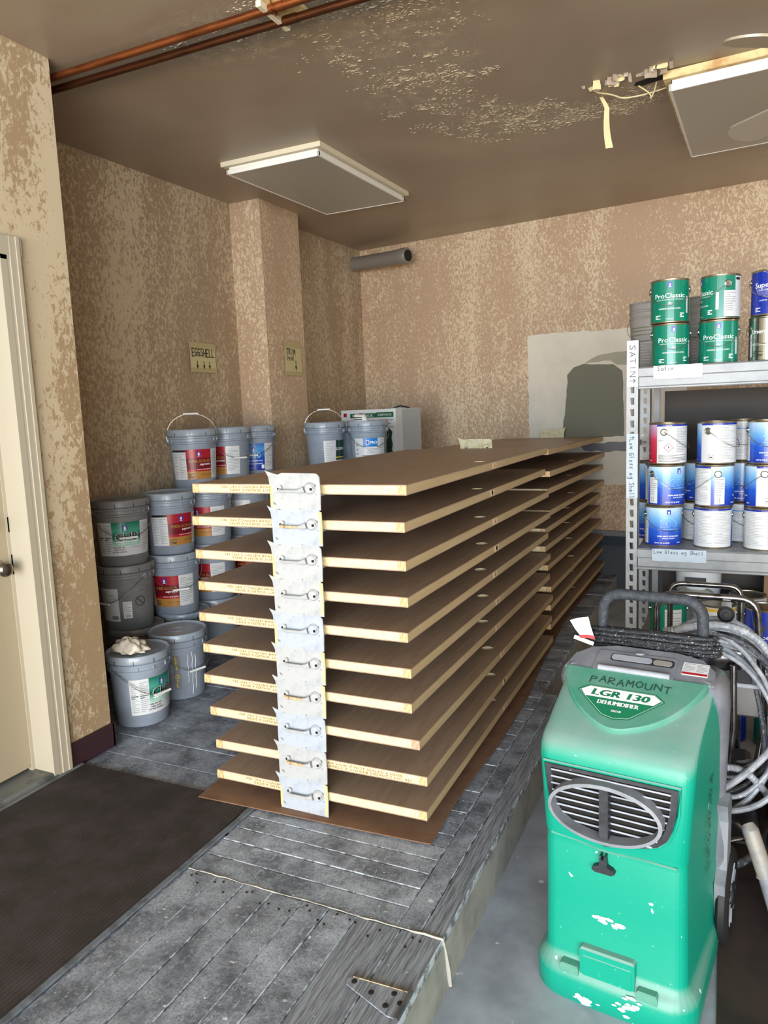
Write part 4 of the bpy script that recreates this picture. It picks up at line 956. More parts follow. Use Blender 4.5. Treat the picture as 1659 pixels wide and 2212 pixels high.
taped('tape_label', 'white tape reading SATIN running down the top of the rack post', -.434, -.383, 1.50, 1.708, 3.60, 'whitetape', ('SATIN^', .02, -.012, .024, 1.25), True, .10)
taped('tape_label', 'pale blue tape with handwriting down the middle of the rack post', -.434, -.383, .985, 1.285, 3.60, 'bluetape', ('^Low Gloss eg Shell', .012, -.012, .021, .74), True, .10)
taped('tape_label', 'white tape reading Satin on the front of the upper shelf', -.318, -.113, 1.528, 1.589, 3.592, 'whitetape', ('Satin', -.085, .038, .018, .8), False, .1)
taped('tape_label', 'pale blue tape reading Low Gloss eg Shell on the middle shelf front', -.316, -.083, .690, .748, 3.592, 'bluetape', ('Low Gloss eg Shell', -.108, .036, .016, .75), False, .1)

CR, CHh = .0825, .193
def can_fn(th):
    def fn(s, z, off=0):
        a = th+s/CR; r = CR+.0005+off; return (r*math.cos(a), r*math.sin(a), z)
    return fn
def can_parts(rim='tin'):
    mb = MB(); mb.lathe([(.080, 0), (.084, .001), (.0845, .004), (.0825, .007), (.0825, .184), (.0845, .187), (.0848, .191), (.0825, CHh), (.078, CHh-.001), (.077, CHh-.007)], rim, 40); b = mb.mesh('can_body')
    mb = MB(); mb.lathe([(.0768, CHh-.008), (.073, CHh-.004), (.070, CHh-.004), (.066, CHh-.008), (0, CHh-.008)], 'tinlid', 32); return b, mb.mesh('lid')
CB = {'tin': can_parts('tin'), 'silver': can_parts('silver')}
def can_bail(pose='down'):
    mb = MB(); P = []
    for i in range(17):
        t = PI*i/16; P.append((.091*math.cos(t), -(.094)*math.sin(t)**.8, .150-.075*math.sin(t)))
    mb.tube(P, .0013, 'wire', 6); return mb.mesh('bail_wire')
CBL = can_bail(); CEAR = MB().lathe([(.0165, 0), (.0165, .002), (.012, .0045), (.012, .003), (.0065, .003), (.005, .008), (0, .008)], 'silver', 18, T=Matrix.Translation((.0823, 0, .150)) @ Matrix.Rotation(PI/2, 4, 'Y')).mesh('bail_ear')
def wrapall(mb, f, mat, z0=.006, z1=.184): flat(mb, f, -PI*CR, PI*CR, z0, z1, mat, 0, 56)
def D(a): return math.radians(a)*CR
def back_text(mb, f, a0, a1, seed=1):
    mid = D((a0+a1)/2); lines(mb, f, D(a0)+.004, mid-.004, .02, .175, 22, 'ltext', .0004, 6, .25, seed); lines(mb, f, mid+.004, D(a1)-.004, .02, .175, 22, 'ltext', .0004, 6, .25, seed+1)
def barcode(mb, f, x, z):
    for i in range(8): flat(mb, f, x+i*.0028, x+i*.0028+.0012+.0006*(i % 2), z, z+.025, 'lblack', .0009)
def can_label(kind, th):
    mb = MB(); f = can_fn(th)
    if kind == 'green':
        wrapall(mb, f, 'lgreen'); logo(mb, f, 0, .153, .020, .026)
        put_text(mb, 'ProClassic', f, 0, .108, .021, 'lwhite', w=.135, off=.001, bold=.0003)
        put_text(mb, 'SMOOTH ENAMEL FINISH FOR TRIM & DOORS', f, 0, .098, .0045, 'lwhite', w=.12, off=.0009)
        put_text(mb, 'Pc', f, 0, .077, .013, 'lwhite', off=.0009, shear=.3); put_text(mb, 'INTERIOR ACRYLIC LATEX', f, 0, .058, .006, 'lwhite', w=.095, off=.0009, bold=.0002)
        lines(mb, f, -.065, -.04, .015, .035, 3, 'lwhite', .0009, 2, .5); lines(mb, f, .045, .065, .02, .042, 3, 'lwhite', .0009, 2, .6); put_text(mb, 'SEMI-GLOSS', f, .0, .014, .004, 'lwhite', off=.0009)
        flat(mb, f, D(55), D(64), .04, .115, 'lw', .0006, 2); 
        flat(mb, f, D(78), D(118), .008, .12, 'lw', .0006, 6); lines(mb, f, D(80), D(116), .03, .115, 9, 'ltext', .0009, 4)
        flat(mb, f, D(114), D(200), .008, .182, 'lw', .0006, 14); back_text(mb, f, 116, 198)
        flat(mb, f, D(116), D(135), .165, .176, 'lblack', .0009, 3)
    elif kind in ('blue', 'red'):
        g = 'gblue' if kind == 'blue' else 'gred'
        wrapall(mb, f, 'lw'); flat(mb, f, D(-110), D(67), .006, .184, g, .0005, 28)
        flat(mb, f, D(-99), D(-69), .012, .135, 'lw', .001, 5); lines(mb, f, D(-97), D(-71), .05, .13, 8, 'ltext', .0012, 4); barcode(mb, f, D(-94), .017)
        flat(mb, f, D(-180), D(-110), .176, .184, 'lnavy', .0007, 8); flat(mb, f, D(67), D(180), .176, .184, 'lnavy', .0007, 12)
        logo(mb, f, .0, .152, .018, .024, .001)
        put_text(mb, 'ProMar', f, 0, .130, .012, 'laqua', w=.052, off=.001)
        put_text(mb, '200', f, .0, .093, .034, 'laqua', w=.075, off=.001, bold=.0004); put_text(mb, '200', f, .0, .0945, .031, g, w=.071, off=.0016)
        put_text(mb, 'ZERO VOC INTERIOR LATEX', f, 0, .080, .006, 'laqua', w=.1, off=.001, bold=.0002)
        put_text(mb, 'EXTRA WHITE / EXTRA BLANC', f, 0, .047, .006, 'lwhite', w=.1, off=.001, bold=.0003); put_text(mb, 'BASE DE FONDO', f, 0, .037, .005, 'lwhite', w=.055, off=.001, bold=.0002)
        put_text(mb, '3.66 L', f, .055, .015, .006, 'lwhite', off=.001, bold=.0003); put_text(mb, '124 FL OZ (3 QTS)', f, -.03, .015, .006, 'lwhite', off=.001, bold=.0003)
        if kind == 'red':
            c = (D(104), .078); q = .020
            cs = [(c[0]-q, c[1]), (c[0], c[1]-q), (c[0]+q, c[1]), (c[0], c[1]+q), (c[0]-q, c[1])]
            for (p1, q1), (p2, q2) in zip(cs, cs[1:]): mb.tube([f(p1+(p2-p1)*k/4, q1+(q2-q1)*k/4, .0006) for k in range(5)], .0011, 'lred', 5)
            put_text(mb, '!', f, c[0], c[1]-.009, .018, 'lblack', off=.0014, bold=.0012)
            lines(mb, f, D(72), D(170), .012, .045, 6, 'lblack', .0008, 10, .3); lines(mb, f, D(128), D(170), .055, .17, 15, 'ltext', .0006, 5); lines(mb, f, D(72), D(100), .105, .115, 2, 'ltext', .0008, 4)
        else:
            q = D(100); flat(mb, f, q-.011, q+.011, .022, .042, 'lblack', .0008, 2); flat(mb, f, q-.0095, q+.0095, .0235, .0405, 'lwhite', .001, 2); flat(mb, f, q-.006, q+.006, .028, .033, 'lblack', .0012, 1)
            back_text(mb, f, 122, 245, 3)
    elif kind == 'super':
        wrapall(mb, f, 'lnavy'); logo(mb, f, .0, .152, .02, .026); put_text(mb, 'SuperPaint', f, 0, .118, .021, 'lwhite', w=.135, off=.001, bold=.0005)
        put_text(mb, 'PAINT AND PRIMER IN ONE', f, 0, .104, .006, 'lwhite', w=.1, off=.001)
        for i in range(9): mb.tube([f(.0+.062*math.cos(t)*(1-i*.08), .118-.045*math.sin(t)*(1-i*.1), .0008) for t in [PI*k/10 for k in range(11)]], .0003, 'lwhite', 3)
        put_text(mb, 'INTERIOR ACRYLIC LATEX', f, 0, .06, .006, 'lwhite', w=.09, off=.001); lines(mb, f, -.065, -.04, .015, .035, 3, 'lwhite', .0009, 2, .5)
        polyf(mb, f, [(-.03, .184), (.06, .184), (.06, .155), (.035, .178), (.01, .16), (-.01, .176)], 'lwhite', .0015)
    elif kind == 'silver':
        wrapall(mb, f, 'silver'); put_text(mb, 'Emerald', f, -.02, .12, .018, 'lwhite', w=.09, off=.001, bold=.0005); lines(mb, f, -.055, -.01, .02, .045, 4, 'lblack', .0009, 4, .4); flat(mb, f, -.075, -.062, .02, .12, 'lw', .0008, 2)
        for z in (.07, .075): flat(mb, f, -.06, .06, z, z+.001, 'lwhite', .0009, 10)
    elif kind == 'white':
        wrapall(mb, f, 'lw'); back_text(mb, f, -80, 80, 5); flat(mb, f, D(-80), D(80), .15, .155, 'lcyan', .0006, 14)
    elif kind == 'yellow':
        wrapall(mb, f, 'lw'); flat(mb, f, -PI*CR, PI*CR, .165, .18, 'yellowlab', .0006, 40); lines(mb, f, -.05, .05, .06, .15, 6, 'ltext', .0006, 8)
    elif kind == 'navy':
        wrapall(mb, f, 'lnavy'); polyf(mb, f, [(-.06, .184), (.05, .184), (.04, .13), (.02, .15), (.0, .09), (-.02, .14), (-.045, .1)], 'lblack', .001); put_text(mb, 'Super', f, 0, .06, .02, 'lwhite', off=.001)
    elif kind == 'teal': wrapall(mb, f, 'lgreen'); flat(mb, f, -.03, .05, .01, .16, 'lw', .0006, 8); lines(mb, f, -.028, .048, .02, .15, 10, 'ltext', .0009, 6)
    return mb.mesh('label')
def can(x, y, z, kind, rel, label, group, bail=True, rim='tin', rim2=None, drop=0):
    t = thing('paint_can', label, 'paint can', (x, y, z), group=group); b, l = CB[rim]
    inst('can_body', b, t); inst('lid', l, t); th = math.atan2(-y, -x)
    inst('label', can_label(kind, th+math.radians(rel)), t)
    r = th+math.radians(rel)+PI/2
    if bail: inst('bail_wire', CBL, t, rot=(0, 0, r if abs(rel) < 95 else r+PI))
    inst('bail_ear', CEAR, t, rot=(0, 0, r)); inst('bail_ear', CEAR, t, rot=(0, 0, r+PI))
    return t
GU, GM, GL = 'paint cans on the upper shelf', 'blue and white paint cans on the middle shelf', 'paint cans on the bottom shelf'
U1, U2 = 1.587, 1.783
can(-.257, 3.742, U1, 'green', 9, 'green ProClassic can, lower left of the four on the upper shelf', GU)
can(-.262, 3.735, U2, 'green', 0, 'green ProClassic can with dusty rim, stacked above the Satin shelf tape', GU)
can(-.054, 3.755, U1, 'green', 0, 'green ProClassic can beside the shiny silver can on the upper shelf', GU)
can(-.050, 3.752, U2, 'green', -68, 'green can turned to its side showing a white panel, upper shelf', GU)
can(.152, 3.755, U1, 'silver', -10, 'shiny silver can at the right end of the upper shelf', GU, rim='silver')
can(.158, 3.75, U2, 'super', -4, 'dark blue can with paint-splashed rim stacked on the silver can', GU)
for i, (x, c1, c2) in enumerate(((-.36, 1, 0), (-.12, 0, 1))):
    t = thing('plain_pail', ('worn grey pail with faded green bands behind the left green cans', 'worn grey pail with faded red band between the green can stacks')[i], 'pail', (x, 4.03, 1.587), group='grey pails behind the upper shelf cans')
    mb = MB(); mb.lathe([(.098, 0), (.1, .004), (.112, .25), (.115, .252), (.116, .258), (.112, .262), (.113, .282), (.116, .285), (.116, .291), (.112, .295), (.113, .322), (.117, .327), (.116, .333), (.110, .333)], 'greycan', 36); mb.build('body', t)
    MB().lathe([(.1095, .330), (.09, .327), (0, .327)], 'greycan', 32).build('lid', t)
    mb = MB(); th = math.atan2(-4.03, -x); f = lambda s, z, off=0: ((.1+.012*z/.25+.001+off)*math.cos(th+s/.105), (.1+.012*z/.25+.001+off)*math.sin(th+s/.105), z)
    if i == 0:
        for z in (.17, .19, .205): flat(mb, f, -.12, .12, z, z+.006, 'olive', .0003, 14)
        lines(mb, f, -.09, .02, .03, .14, 8, 'ltext', .0003, 8)
    else: flat(mb, f, -.02, .05, .06, .22, 'lredd', .0003, 6); lines(mb, f, -.06, -.03, .03, .2, 12, 'ltext', .0003, 4)
    mb.build('label', t)
    w = MB().tube([(.12*math.cos(a), -.123*math.sin(a)**.8, .25-.11*math.sin(a)) for a in [PI*k/16 for k in range(17)]], .0014, 'wire', 6).build('bail_wire', t); w.rotation_euler = (0, 0, math.radians(-15))
ZM = [.745, .941, 1.137]
can(-.280, 3.745, ZM[0], 'blue', 17, 'bottom blue 200 can of the left front column', GM)
can(-.270, 3.735, ZM[1], 'blue', 43, 'middle blue 200 can of the left front column, partly turned', GM)
can(-.262, 3.730, ZM[2], 'red', -102, 'red and white can with warning diamond, top of the left column', GM)
can(-.062, 3.745, ZM[0], 'blue', 178, 'white text side of a can, bottom of the second column', GM, bail=False)
can(-.058, 3.735, ZM[1], 'blue', 100, 'can with barcode panel and hanging bail, middle of the second column', GM)
can(-.052, 3.735, ZM[2], 'blue', -116, 'white can with green drips on its rim, top of the second column', GM)
can(.152, 3.735, ZM[0], 'blue', -178, 'white text side of a can, bottom of the right column', GM, bail=False)
can(.152, 3.730, ZM[1], 'blue', -92, 'can with blue left side and white right side, middle of the right column', GM)
can(.158, 3.725, ZM[2], 'blue', 12, 'blue 200 can at the top of the right column', GM)
can(-.345, 3.935, ZM[0], 'blue', -10, 'blue can low behind the slotted rack post', GM)
can(-.340, 3.935, ZM[1], 'blue', -95, 'white-sided can behind the post, on the low blue one', GM)
can(-.125, 3.93, ZM[0], 'white', 10, 'white can low in the gap between first and second column', GM)
can(-.120, 3.93, ZM[1], 'blue', -70, 'can with dark ear in the gap between first and second column', GM)
can(.065, 3.93, ZM[0], 'white', 30, 'white can low in the gap before the right column', GM)
can(.065, 3.93, ZM[1], 'blue', 10, 'blue can in the gap before the right column', GM)
can(.065, 3.93, ZM[2], 'white', 0, 'white can high in the gap before the right column', GM)
B0 = .285
can(-.250, 3.72, B0, 'teal', 10, 'can with white label and teal edge on the bottom shelf by the post', GL, bail=False)
can(-.035, 3.72, B0, 'yellow', 0, 'can with yellow band on the bottom shelf', GL, bail=False)
can(.165, 3.70, B0, 'navy', 0, 'dark blue can with black paint spill on the bottom shelf', GL, bail=False)
can(.10, 3.93, B0, 'white', 20, 'grey lidded can behind the dark blue one on the bottom shelf', GL, bail=False)
can(-.14, 3.92, B0, 'white', 0, 'white can in the second row of the bottom shelf', GL, bail=False)
can(.02, 3.70, -.17, 'navy', 20, 'blue can standing on the concrete under the rack', GL, bail=False)
can(.215, 3.68, -.17, 'teal', 0, 'teal labelled can standing on the concrete under the rack, right', GL, bail=False)
t = thing('plain_pail', 'white pail with printed bands at the back of the bottom shelf', 'pail', (-.13, 4.08, .285))
mb = MB(); mb.lathe([(.095, 0), (.1, .004), (.112, .3), (.116, .305), (.116, .33), (.110, .335), (0, .335)], 'lw', 32); mb.box(-.06, .04, -.118, -.112, .22, .25, 'lblack'); mb.build('body', t); 
t = thing('carton', 'plain brown carton at the back right of the bottom shelf', 'box', (.27, 4.07, .285)); MB().box(-.1, .1, -.1, .1, 0, .33, 'brownbox', .002).build('carton_body', t)

# ------------------------------------------------------------------ dehumidifier
dh = thing('dehumidifier', 'green rotomolded LGR 130 dehumidifier with black foam handle standing on the concrete', 'dehumidifier', (-.255, 1.80, -.17), rz=math.radians(-6.5))
def outline(af, f, ab, b, r, n=6, bow=.0):
    P = []
    for cx, cy, a0, s_ in ((-af+r, f+r, 180, 1), (af-r, f+r, 270, 1), (ab-r*.8, b-r*.8, 0, .8), (-ab+r*.8, b-r*.8, 90, .8)):
        for i in range(n+1):
            a = math.radians(a0+90*i/n); P.append((cx+r*s_*math.cos(a), cy+r*s_*math.sin(a)))
    out = []
    for (x, y_), (x2, y2) in zip(P, P[1:]+P[:1]):
        out.append((x, y_))
        for k in (1, 2, 3):
            q = k/4; out.append((x+(x2-x)*q, y_+(y2-y_)*q))
    return [(x, y_-(bow*(1-(x/af)**2) if y_ < f+r*1.01 and abs(x) < af else 0)) for x, y_ in out]
secs = [  # h, af, f, ab, b, r, bow
 (0, .200, .010, .205, .44, .07, .006), (.015, .212, .0, .215, .44, .075, .008), (.068, .214, .0, .216, .44, .075, .008), (.086, .210, .004, .215, .44, .072, .008),
 (.100, .200, .014, .21, .44, .06, .006), (.112, .190, .024, .208, .44, .045, .003), (.128, .186, .028, .208, .44, .040, .002), (.30, .183, .028, .207, .44, .038, .0), (.44, .182, .026, .207, .44, .036, .0),
 (.455, .1815, .029, .207, .44, .036, 0), (.47, .184, .024, .208, .44, .036, .0), (.58, .190, .021, .21, .44, .036, .0), (.675, .196, .020, .212, .44, .036, .002), (.703, .197, .024, .212, .44, .04, .004),
 (.722, .196, .036, .212, .44, .045, .006), (.738, .195, .065, .212, .44, .05, .008), (.757, .196, .11, .212, .44, .05, .008), (.790, .199, .20, .212, .44, .05, .006), (.822, .2, .285, .212, .44, .045, .003), (.840, .198, .335, .21, .44, .03, .0)]
mb = MB(); rows = []
for h, af, f, ab, b, r, bw in secs: rows.append([(x, y_, h) for x, y_ in outline(af, f, ab, b, r, bow=bw)])
mb.grid(rows, 'deh', closed=True, cap=True); mb.build('shell', dh, .75)
sa = math.radians(20.3)
def slope(u, s, off=0):
    y_ = .03+s*math.cos(sa)-off*math.sin(sa); z_ = .728+s*math.sin(sa)+off*math.cos(sa); return (u, y_, z_)
# raised triangular plate on the hood
def qb(p0, p1, p2, n=10): return [((1-t)**2*p0[0]+2*t*(1-t)*p1[0]+t*t*p2[0], (1-t)**2*p0[1]+2*t*(1-t)*p1[1]+t*t*p2[1]) for t in [i/n for i in range(n+1)]]
V_ = [(-.200, .29)]+qb((-.200, .275), (-.16, .13), (-.055, .068))+qb((-.05, .066), (-.012, .045), (.03, .068), 8)[1:]+qb((.036, .07), (.14, .12), (.188, .275))[1:]+[(.186, .29)]
def plate3(poly, o0, o1, ins, mat, name, parent):
    cx = sum(p[0] for p in poly)/len(poly); cy = sum(p[1] for p in poly)/len(poly); mb = MB(); k = len(poly)
    def sh(q): return [(cx+(x-cx)*q, cy+(y_-cy)*q) for x, y_ in poly]
    R_ = [[slope(x, y_, o0) for x, y_ in sh(1)], [slope(x, y_, o1-.004) for x, y_ in sh(1)], [slope(x, y_, o1) for x, y_ in sh(1-ins)]]
    mb.grid(R_, mat, closed=True); mb.add(R_[-1], [list(range(k))], mat); return mb.build(name, parent, .5)
vp = plate3(V_, -.02, .016, .05, 'dehplate', 'hood_plate', dh)
lf = lambda x, y_, off=0: slope(x, y_, .0165+off)
mb = MB()
LP_ = [(-.140, .188), (-.112, .212), (.068, .212), (.096, .186), (.02, .098), (-.02, .090), (-.055, .100)]
polyf(mb, lf, LP_, 'dehlabel', .0004)
cx_, cy_ = -.02, .165
q = [(cx_+(x-cx_)*.95, cy_+(y_-cy_)*.94) for x, y_ in LP_]; polyf(mb, lf, q, 'lw', .0006)
q = [(cx_+(x-cx_)*.935, cy_+(y_-cy_)*.92) for x, y_ in LP_]; polyf(mb, lf, q, 'dehlabel', .0008)
polyf(mb, lf, [(-.129, .188), (-.108, .206), (.063, .206), (.084, .187), (.068, .166), (-.112, .166)], 'lwhite', .0011)
put_text(mb, 'LGR 130', lf, -.022, .1735, .0245, 'dehlabel', w=.15, off=.0015, bold=.0022, shear=.15)
put_text(mb, 'DEHUMIDIFIER', lf, -.020, .1425, .0155, 'lwhite', w=.108, off=.0013, bold=.0009)
put_text(mb, 'DRIZAIR', lf, -.018, .118, .0075, 'lwhite', w=.026, off=.0013, bold=.0003)
mb.build('badge', vp)
mb = MB(); scrawl(mb, 'PARAMOUNT', lf, -.115, .226, .026, 'faintmarker', .95, .13, jit=.16); mb.build('marker_writing', vp)
# grey rear deck with panel
mb = MB(); rows = []
GD = [(-.205, .285), (-.19, .345), (-.15, .385), (-.08, .405), (.09, .405), (.16, .388), (.196, .345), (.200, .285)]
top_ = [slope(x, s_, .012) for x, s_ in GD]; low = [(x*1.02, y_+(.02 if y_ > .32 else 0), z_-.09) for x, y_, z_ in top_]; edge = [(x*1.015, y_, z_-.014) for x, y_, z_ in top_]
mb.grid([low, edge, top_], 'dehgrey', closed=True); mb.add(top_, [list(range(8))], 'dehgrey'); mb.build('rear_deck', dh, .5)
df = lambda x, y_, off=0: slope(x, y_, .0125+off)
def slab(u0, u1, s0, s1, o0, o1, mat, name, par, c=.006):
    P = [(u0+c, s0), (u1-c, s0), (u1, s0+c), (u1, s1-c), (u1-c, s1), (u0+c, s1), (u0, s1-c), (u0, s0+c)]
    mb = MB(); mb.grid([[slope(x, y_, o0) for x, y_ in P], [slope(x, y_, o1-.001) for x, y_ in P], [slope(x+(.0015 if x < (u0+u1)/2 else -.0015), y_+(.001 if y_ < (s0+s1)/2 else -.001), o1) for x, y_ in P]], mat, closed=True)
    mb.add([slope(x, y_, o1-.0002) for x, y_ in P], [list(range(8))], mat); return mb.build(name, par)
cp = slab(-.125, .098, .281, .374, .004, .016, 'dehgrey', 'control_panel', dh)
slab(-.085, .09, .330, .360, .013, .018, 'black', 'keypad', cp); slab(-.082, .03, .333, .357, .018, .0195, 'greyplastic', 'display', cp)
slab(.034, .085, .333, .355, .018, .0192, 'greycan', 'nameplate', cp)
mb = MB(); mb.tube([slope(-.108, .290, .018), slope(.088, .290, .018)], .009, 'greyplastic', 12); mb.build('panel_lip', cp)
mb = MB(); mb.lathe([(.013, 0), (.011, .003), (0, .004)], 'greyplastic', 16, T=Matrix.Translation(slope(-.01, .378, .014))); mb.build('button', dh)
wl_ = slab(.112, .180, .316, .368, .012, .0145, 'lw', 'warning_label', dh, .002)
mb = MB(); flat(mb, df, .113, .179, .317, .326, 'lred', .0024); lines(mb, df, .116, .144, .33, .365, 6, 'ltext', .0024, 1); lines(mb, df, .149, .177, .33, .365, 6, 'ltext', .0024, 1); mb.build('label_print', wl_)
# grey rear shoulders (both sides) running down to the wheels
for sgn in (-1, 1):
    mb = MB(); rows = []
    for h, u0, u1, v0, v1 in ((.845, .17, .200, .30, .44), (.83, .17, .212, .285, .46), (.80, .17, .222, .29, .47), (.74, .17, .226, .33, .475), (.66, .17, .224, .37, .475), (.50, .17, .218, .40, .472), (.42, .17, .219, .405, .472), (.37, .17, .222, .39, .475), (.30, .17, .224, .37, .475), (.26, .17, .224, .385, .475), (.12, .17, .225, .40, .475), (.02, .17, .225, .40, .475)):
        rows.append([(sgn*u0, v0+.012, h), (sgn*(u1-.012), v0, h), (sgn*u1, v0+.014, h), (sgn*(u1+.003), (v0+v1)/2, h), (sgn*u1, v1-.02, h), (sgn*(u1-.015), v1, h), (sgn*u0, v1, h)])
    mb.grid(rows, 'dehgrey', closed=True, cap=True); mb.build('rear_shoulder', dh, .7)
    # wheel arch fairing, wheel
    mb = MB(); P = [(.29, .42), (.30, .38), (.345, .35), (.36, .20), (.375, .10), (.43, .08), (.43, .42)]
    mb.prism([(v_, h_) for v_, h_ in [(.375, .46), (.40, .40), (.385, .26), (.345, .235), (.37, .10), (.47, .10), (.475, .44), (.43, .475)]], 0, .028, 'ringgrey', T=Matrix(((0, 0, sgn, sgn*.205), (1, 0, 0, 0), (0, 1, 0, 0), (0, 0, 0, 1)))); mb.build('wheel_fairing', dh, .5)
    T = Matrix.Translation((sgn*.205, .47, .137)) @ Matrix.Rotation(sgn*PI/2, 4, 'Y')
    mb = MB(); mb.lathe([(0, 0), (.10, 0), (.125, .004), (.135, .012), (.135, .028), (.125, .036), (.10, .038), (.085, .032), (.04, .032), (.035, .04), (0, .04)], 'rubber', 40, T=T); wh = mb.build('wheel', dh)
    mb = MB()
    for k in range(10):
        T2 = T @ Matrix.Rotation(k*PI/5, 4, 'Z'); mb.box(.04, .088, -.006, .006, .032, .036, 'greyplastic', T=T2)
    mb.build('wheel_spokes', wh)
mb = MB(); mb.tube([(-.21, .47, .137), (.21, .47, .137)], .012, 'steelbox', 12); mb.build('axle', dh)
mb = MB(); mb.box(-.195, .195, .43, .47, .05, .80, 'dehgrey', .01); mb.build('back_panel', dh)
# panels seam, drip ledges and lower hatch
F_ = .0265
mb = MB(); mb.tube(smooth([(-.160, F_+.001, .464), (-.10, F_+.003, .460), (-.02, F_+.002, .446), (.06, F_+.003, .452), (.160, F_+.001, .452)]), .0032, 'dehplate', 6); mb.build('seam_lip', dh)
def fbox(u0, u1, h0, h1, v0, v1, mat, name, c=.003, par=None): return MB().box(u0, u1, v0, v1, h0, h1, mat, c).build(name, par or dh)
ht = fbox(-.078, .064, .075, .170, .004, .05, 'deh', 'lower_hatch', .005); 
fbox(-.070, .056, .090, .150, .0025, .02, 'deh', 'hatch_panel', .002, ht)
fbox(-.130, -.080, .085, .112, -.006, .03, 'dehplate', 'drain_ledge', .004); fbox(.070, .122, .080, .108, -.006, .03, 'dehplate', 'drain_ledge', .004)
# latch
mb = MB(); P = [(-.03, -.010), (-.022, -.016), (.022, -.016), (.03, -.010), (.024, -.002), (.010, .004), (.008, .022), (-.008, .022), (-.010, .004), (-.024, -.002)]
mb.prism(P, -.022, 0, 'black', T=Matrix.Translation((-.018, .030, .412)) @ Matrix(((1, 0, 0, 0), (0, 0, 1, 0), (0, 1, 0, 0), (0, 0, 0, 1)))); mb.box(-.026, -.022, .004, .03, .432, .446, 'black'); mb.box(-.014, -.010, .004, .03, .432, .446, 'black'); mb.build('rubber_latch', dh, .4)
# grille: recess panel, slats, duct ring
G_ = [(-.170, .668), (.163, .668), (.158, .60), (.150, .56), (.138, .53), (.115, .508), (.085, .497), (.04, .487), (-.011, .474), (-.06, .492), (-.115, .512), (-.143, .532), (-.155, .56), (-.163, .60)]
k = len(G_); gc = (-.003, .58)
def inset(q_): return [(gc[0]+(x-gc[0])*q_, gc[1]+(y_-gc[1])*q_) for x, y_ in G_]
gp = MB(); gf = lambda P, v_: [(x, v_, y_) for x, y_ in P]
gp.grid([gf(G_, .020), gf(inset(1), .0135), gf(inset(.90), .0125), gf(inset(.88), .0195)], 'black', closed=True); gp.add(gf(inset(.89), .0192), [list(range(k))], 'hole'); gp = gp.build('grille_frame', dh, .5, (0, -.006, 0))
mb = MB(); rim = inset(1.03); 
mb.tube(gf(rim, .020), .0045, 'deh', 6, closed=True); mb.build('grille_surround', dh, loc=(0, -.004, 0))
def hw(h):
    if h > .6: return .152, .146
    t_ = (h-.49)/.11; return .085+.067*t_**.5 if t_ > 0 else .06, (.085+.061*t_**.5 if t_ > 0 else .05)
for i in range(9):
    h = .652-i*.0185; a, b_ = hw(h-.004)
    T = Matrix.Translation((0, .0165, h)) @ Matrix.Rotation(math.radians(-24), 4, 'X'); mb = MB(); mb.box(-a, b_, -.007, .004, -.0022, .0022, 'greyplastic', .0008, T=T); mb.build('slat', gp)
rc = (-.008, .572); n = 48; rows = []
for rr_, v_ in ((0, .016), (0, -.022), (.009, -.024), (.009, .016)):
    rows.append([(rc[0]+(.142-rr_)*math.cos(2*PI*i/n), v_+.004*math.sin(2*PI*i/n), rc[1]+.006+(.076-rr_)*math.sin(2*PI*i/n)) for i in range(n)])
mb = MB(); mb.grid(rows, 'ringgrey', closed=True); rg = mb.build('duct_ring', dh, .8, (0, -.006, 0))
mb = MB(); mb.box(rc[0]-.011, rc[0]+.011, -.018, .014, rc[1]-.066, rc[1]+.076, 'black', .004); mb.build('ring_bar', rg)
# marker scrawl on the right flank, splashes
mb = MB(); sf = lambda x, y_, off=0: (.1955+.004*(1-abs(x-.55)*2)+.012*(.25-0)*0+off+.0065+(.20-y_)*-.0, .24-y_, .62-x)
def side(x, y_, off=0):
    h = .62-x; v_ = .20+y_
    af = .186+(h-.3)*.027; ab = .2095; t_ = (v_-.06)/.36; return (af+(ab-af)*t_+.0022+off, v_, h)
scrawl(mb, 'Paramount', side, .02, .03, .05, 'marker', .62, .07, jit=.1); mb.build('marker_writing', dh)
mb = MB(); r5 = random.Random(3)
for cx_, cy_, rx_, ry_, n_ in ((-.02, .25, .035, .012, 16), (.05, .055, .03, .03, 18), (-.06, .03, .03, .015, 12), (-.08, .62, .012, .018, 9)):
    if cy_ == .62: cy_ = .69
    for _ in range(n_):
        x, h = cx_+r5.gauss(0, rx_*.5), cy_+r5.gauss(0, ry_*.5); r_ = r5.uniform(.002, .009)
        v_ = (.0265 if .17 < h < .6 else (.022 if h > .6 else -.0085+(x*x)*.18))
        P = [(x+r_*r5.uniform(.7, 1.3)*math.cos(a)*1.4, v_-.0006, h+r_*r5.uniform(.6, 1.2)*math.sin(a)*.8) for a in [k_*PI/5 for k_ in range(10)]]
        mb.add(P+[(x, v_-.002, h)], [[k_, (k_+1) % 10, 10] for k_ in range(10)], 'splash')
o = mb.build('paint_splash', dh); o['kind'] = 'stuff'
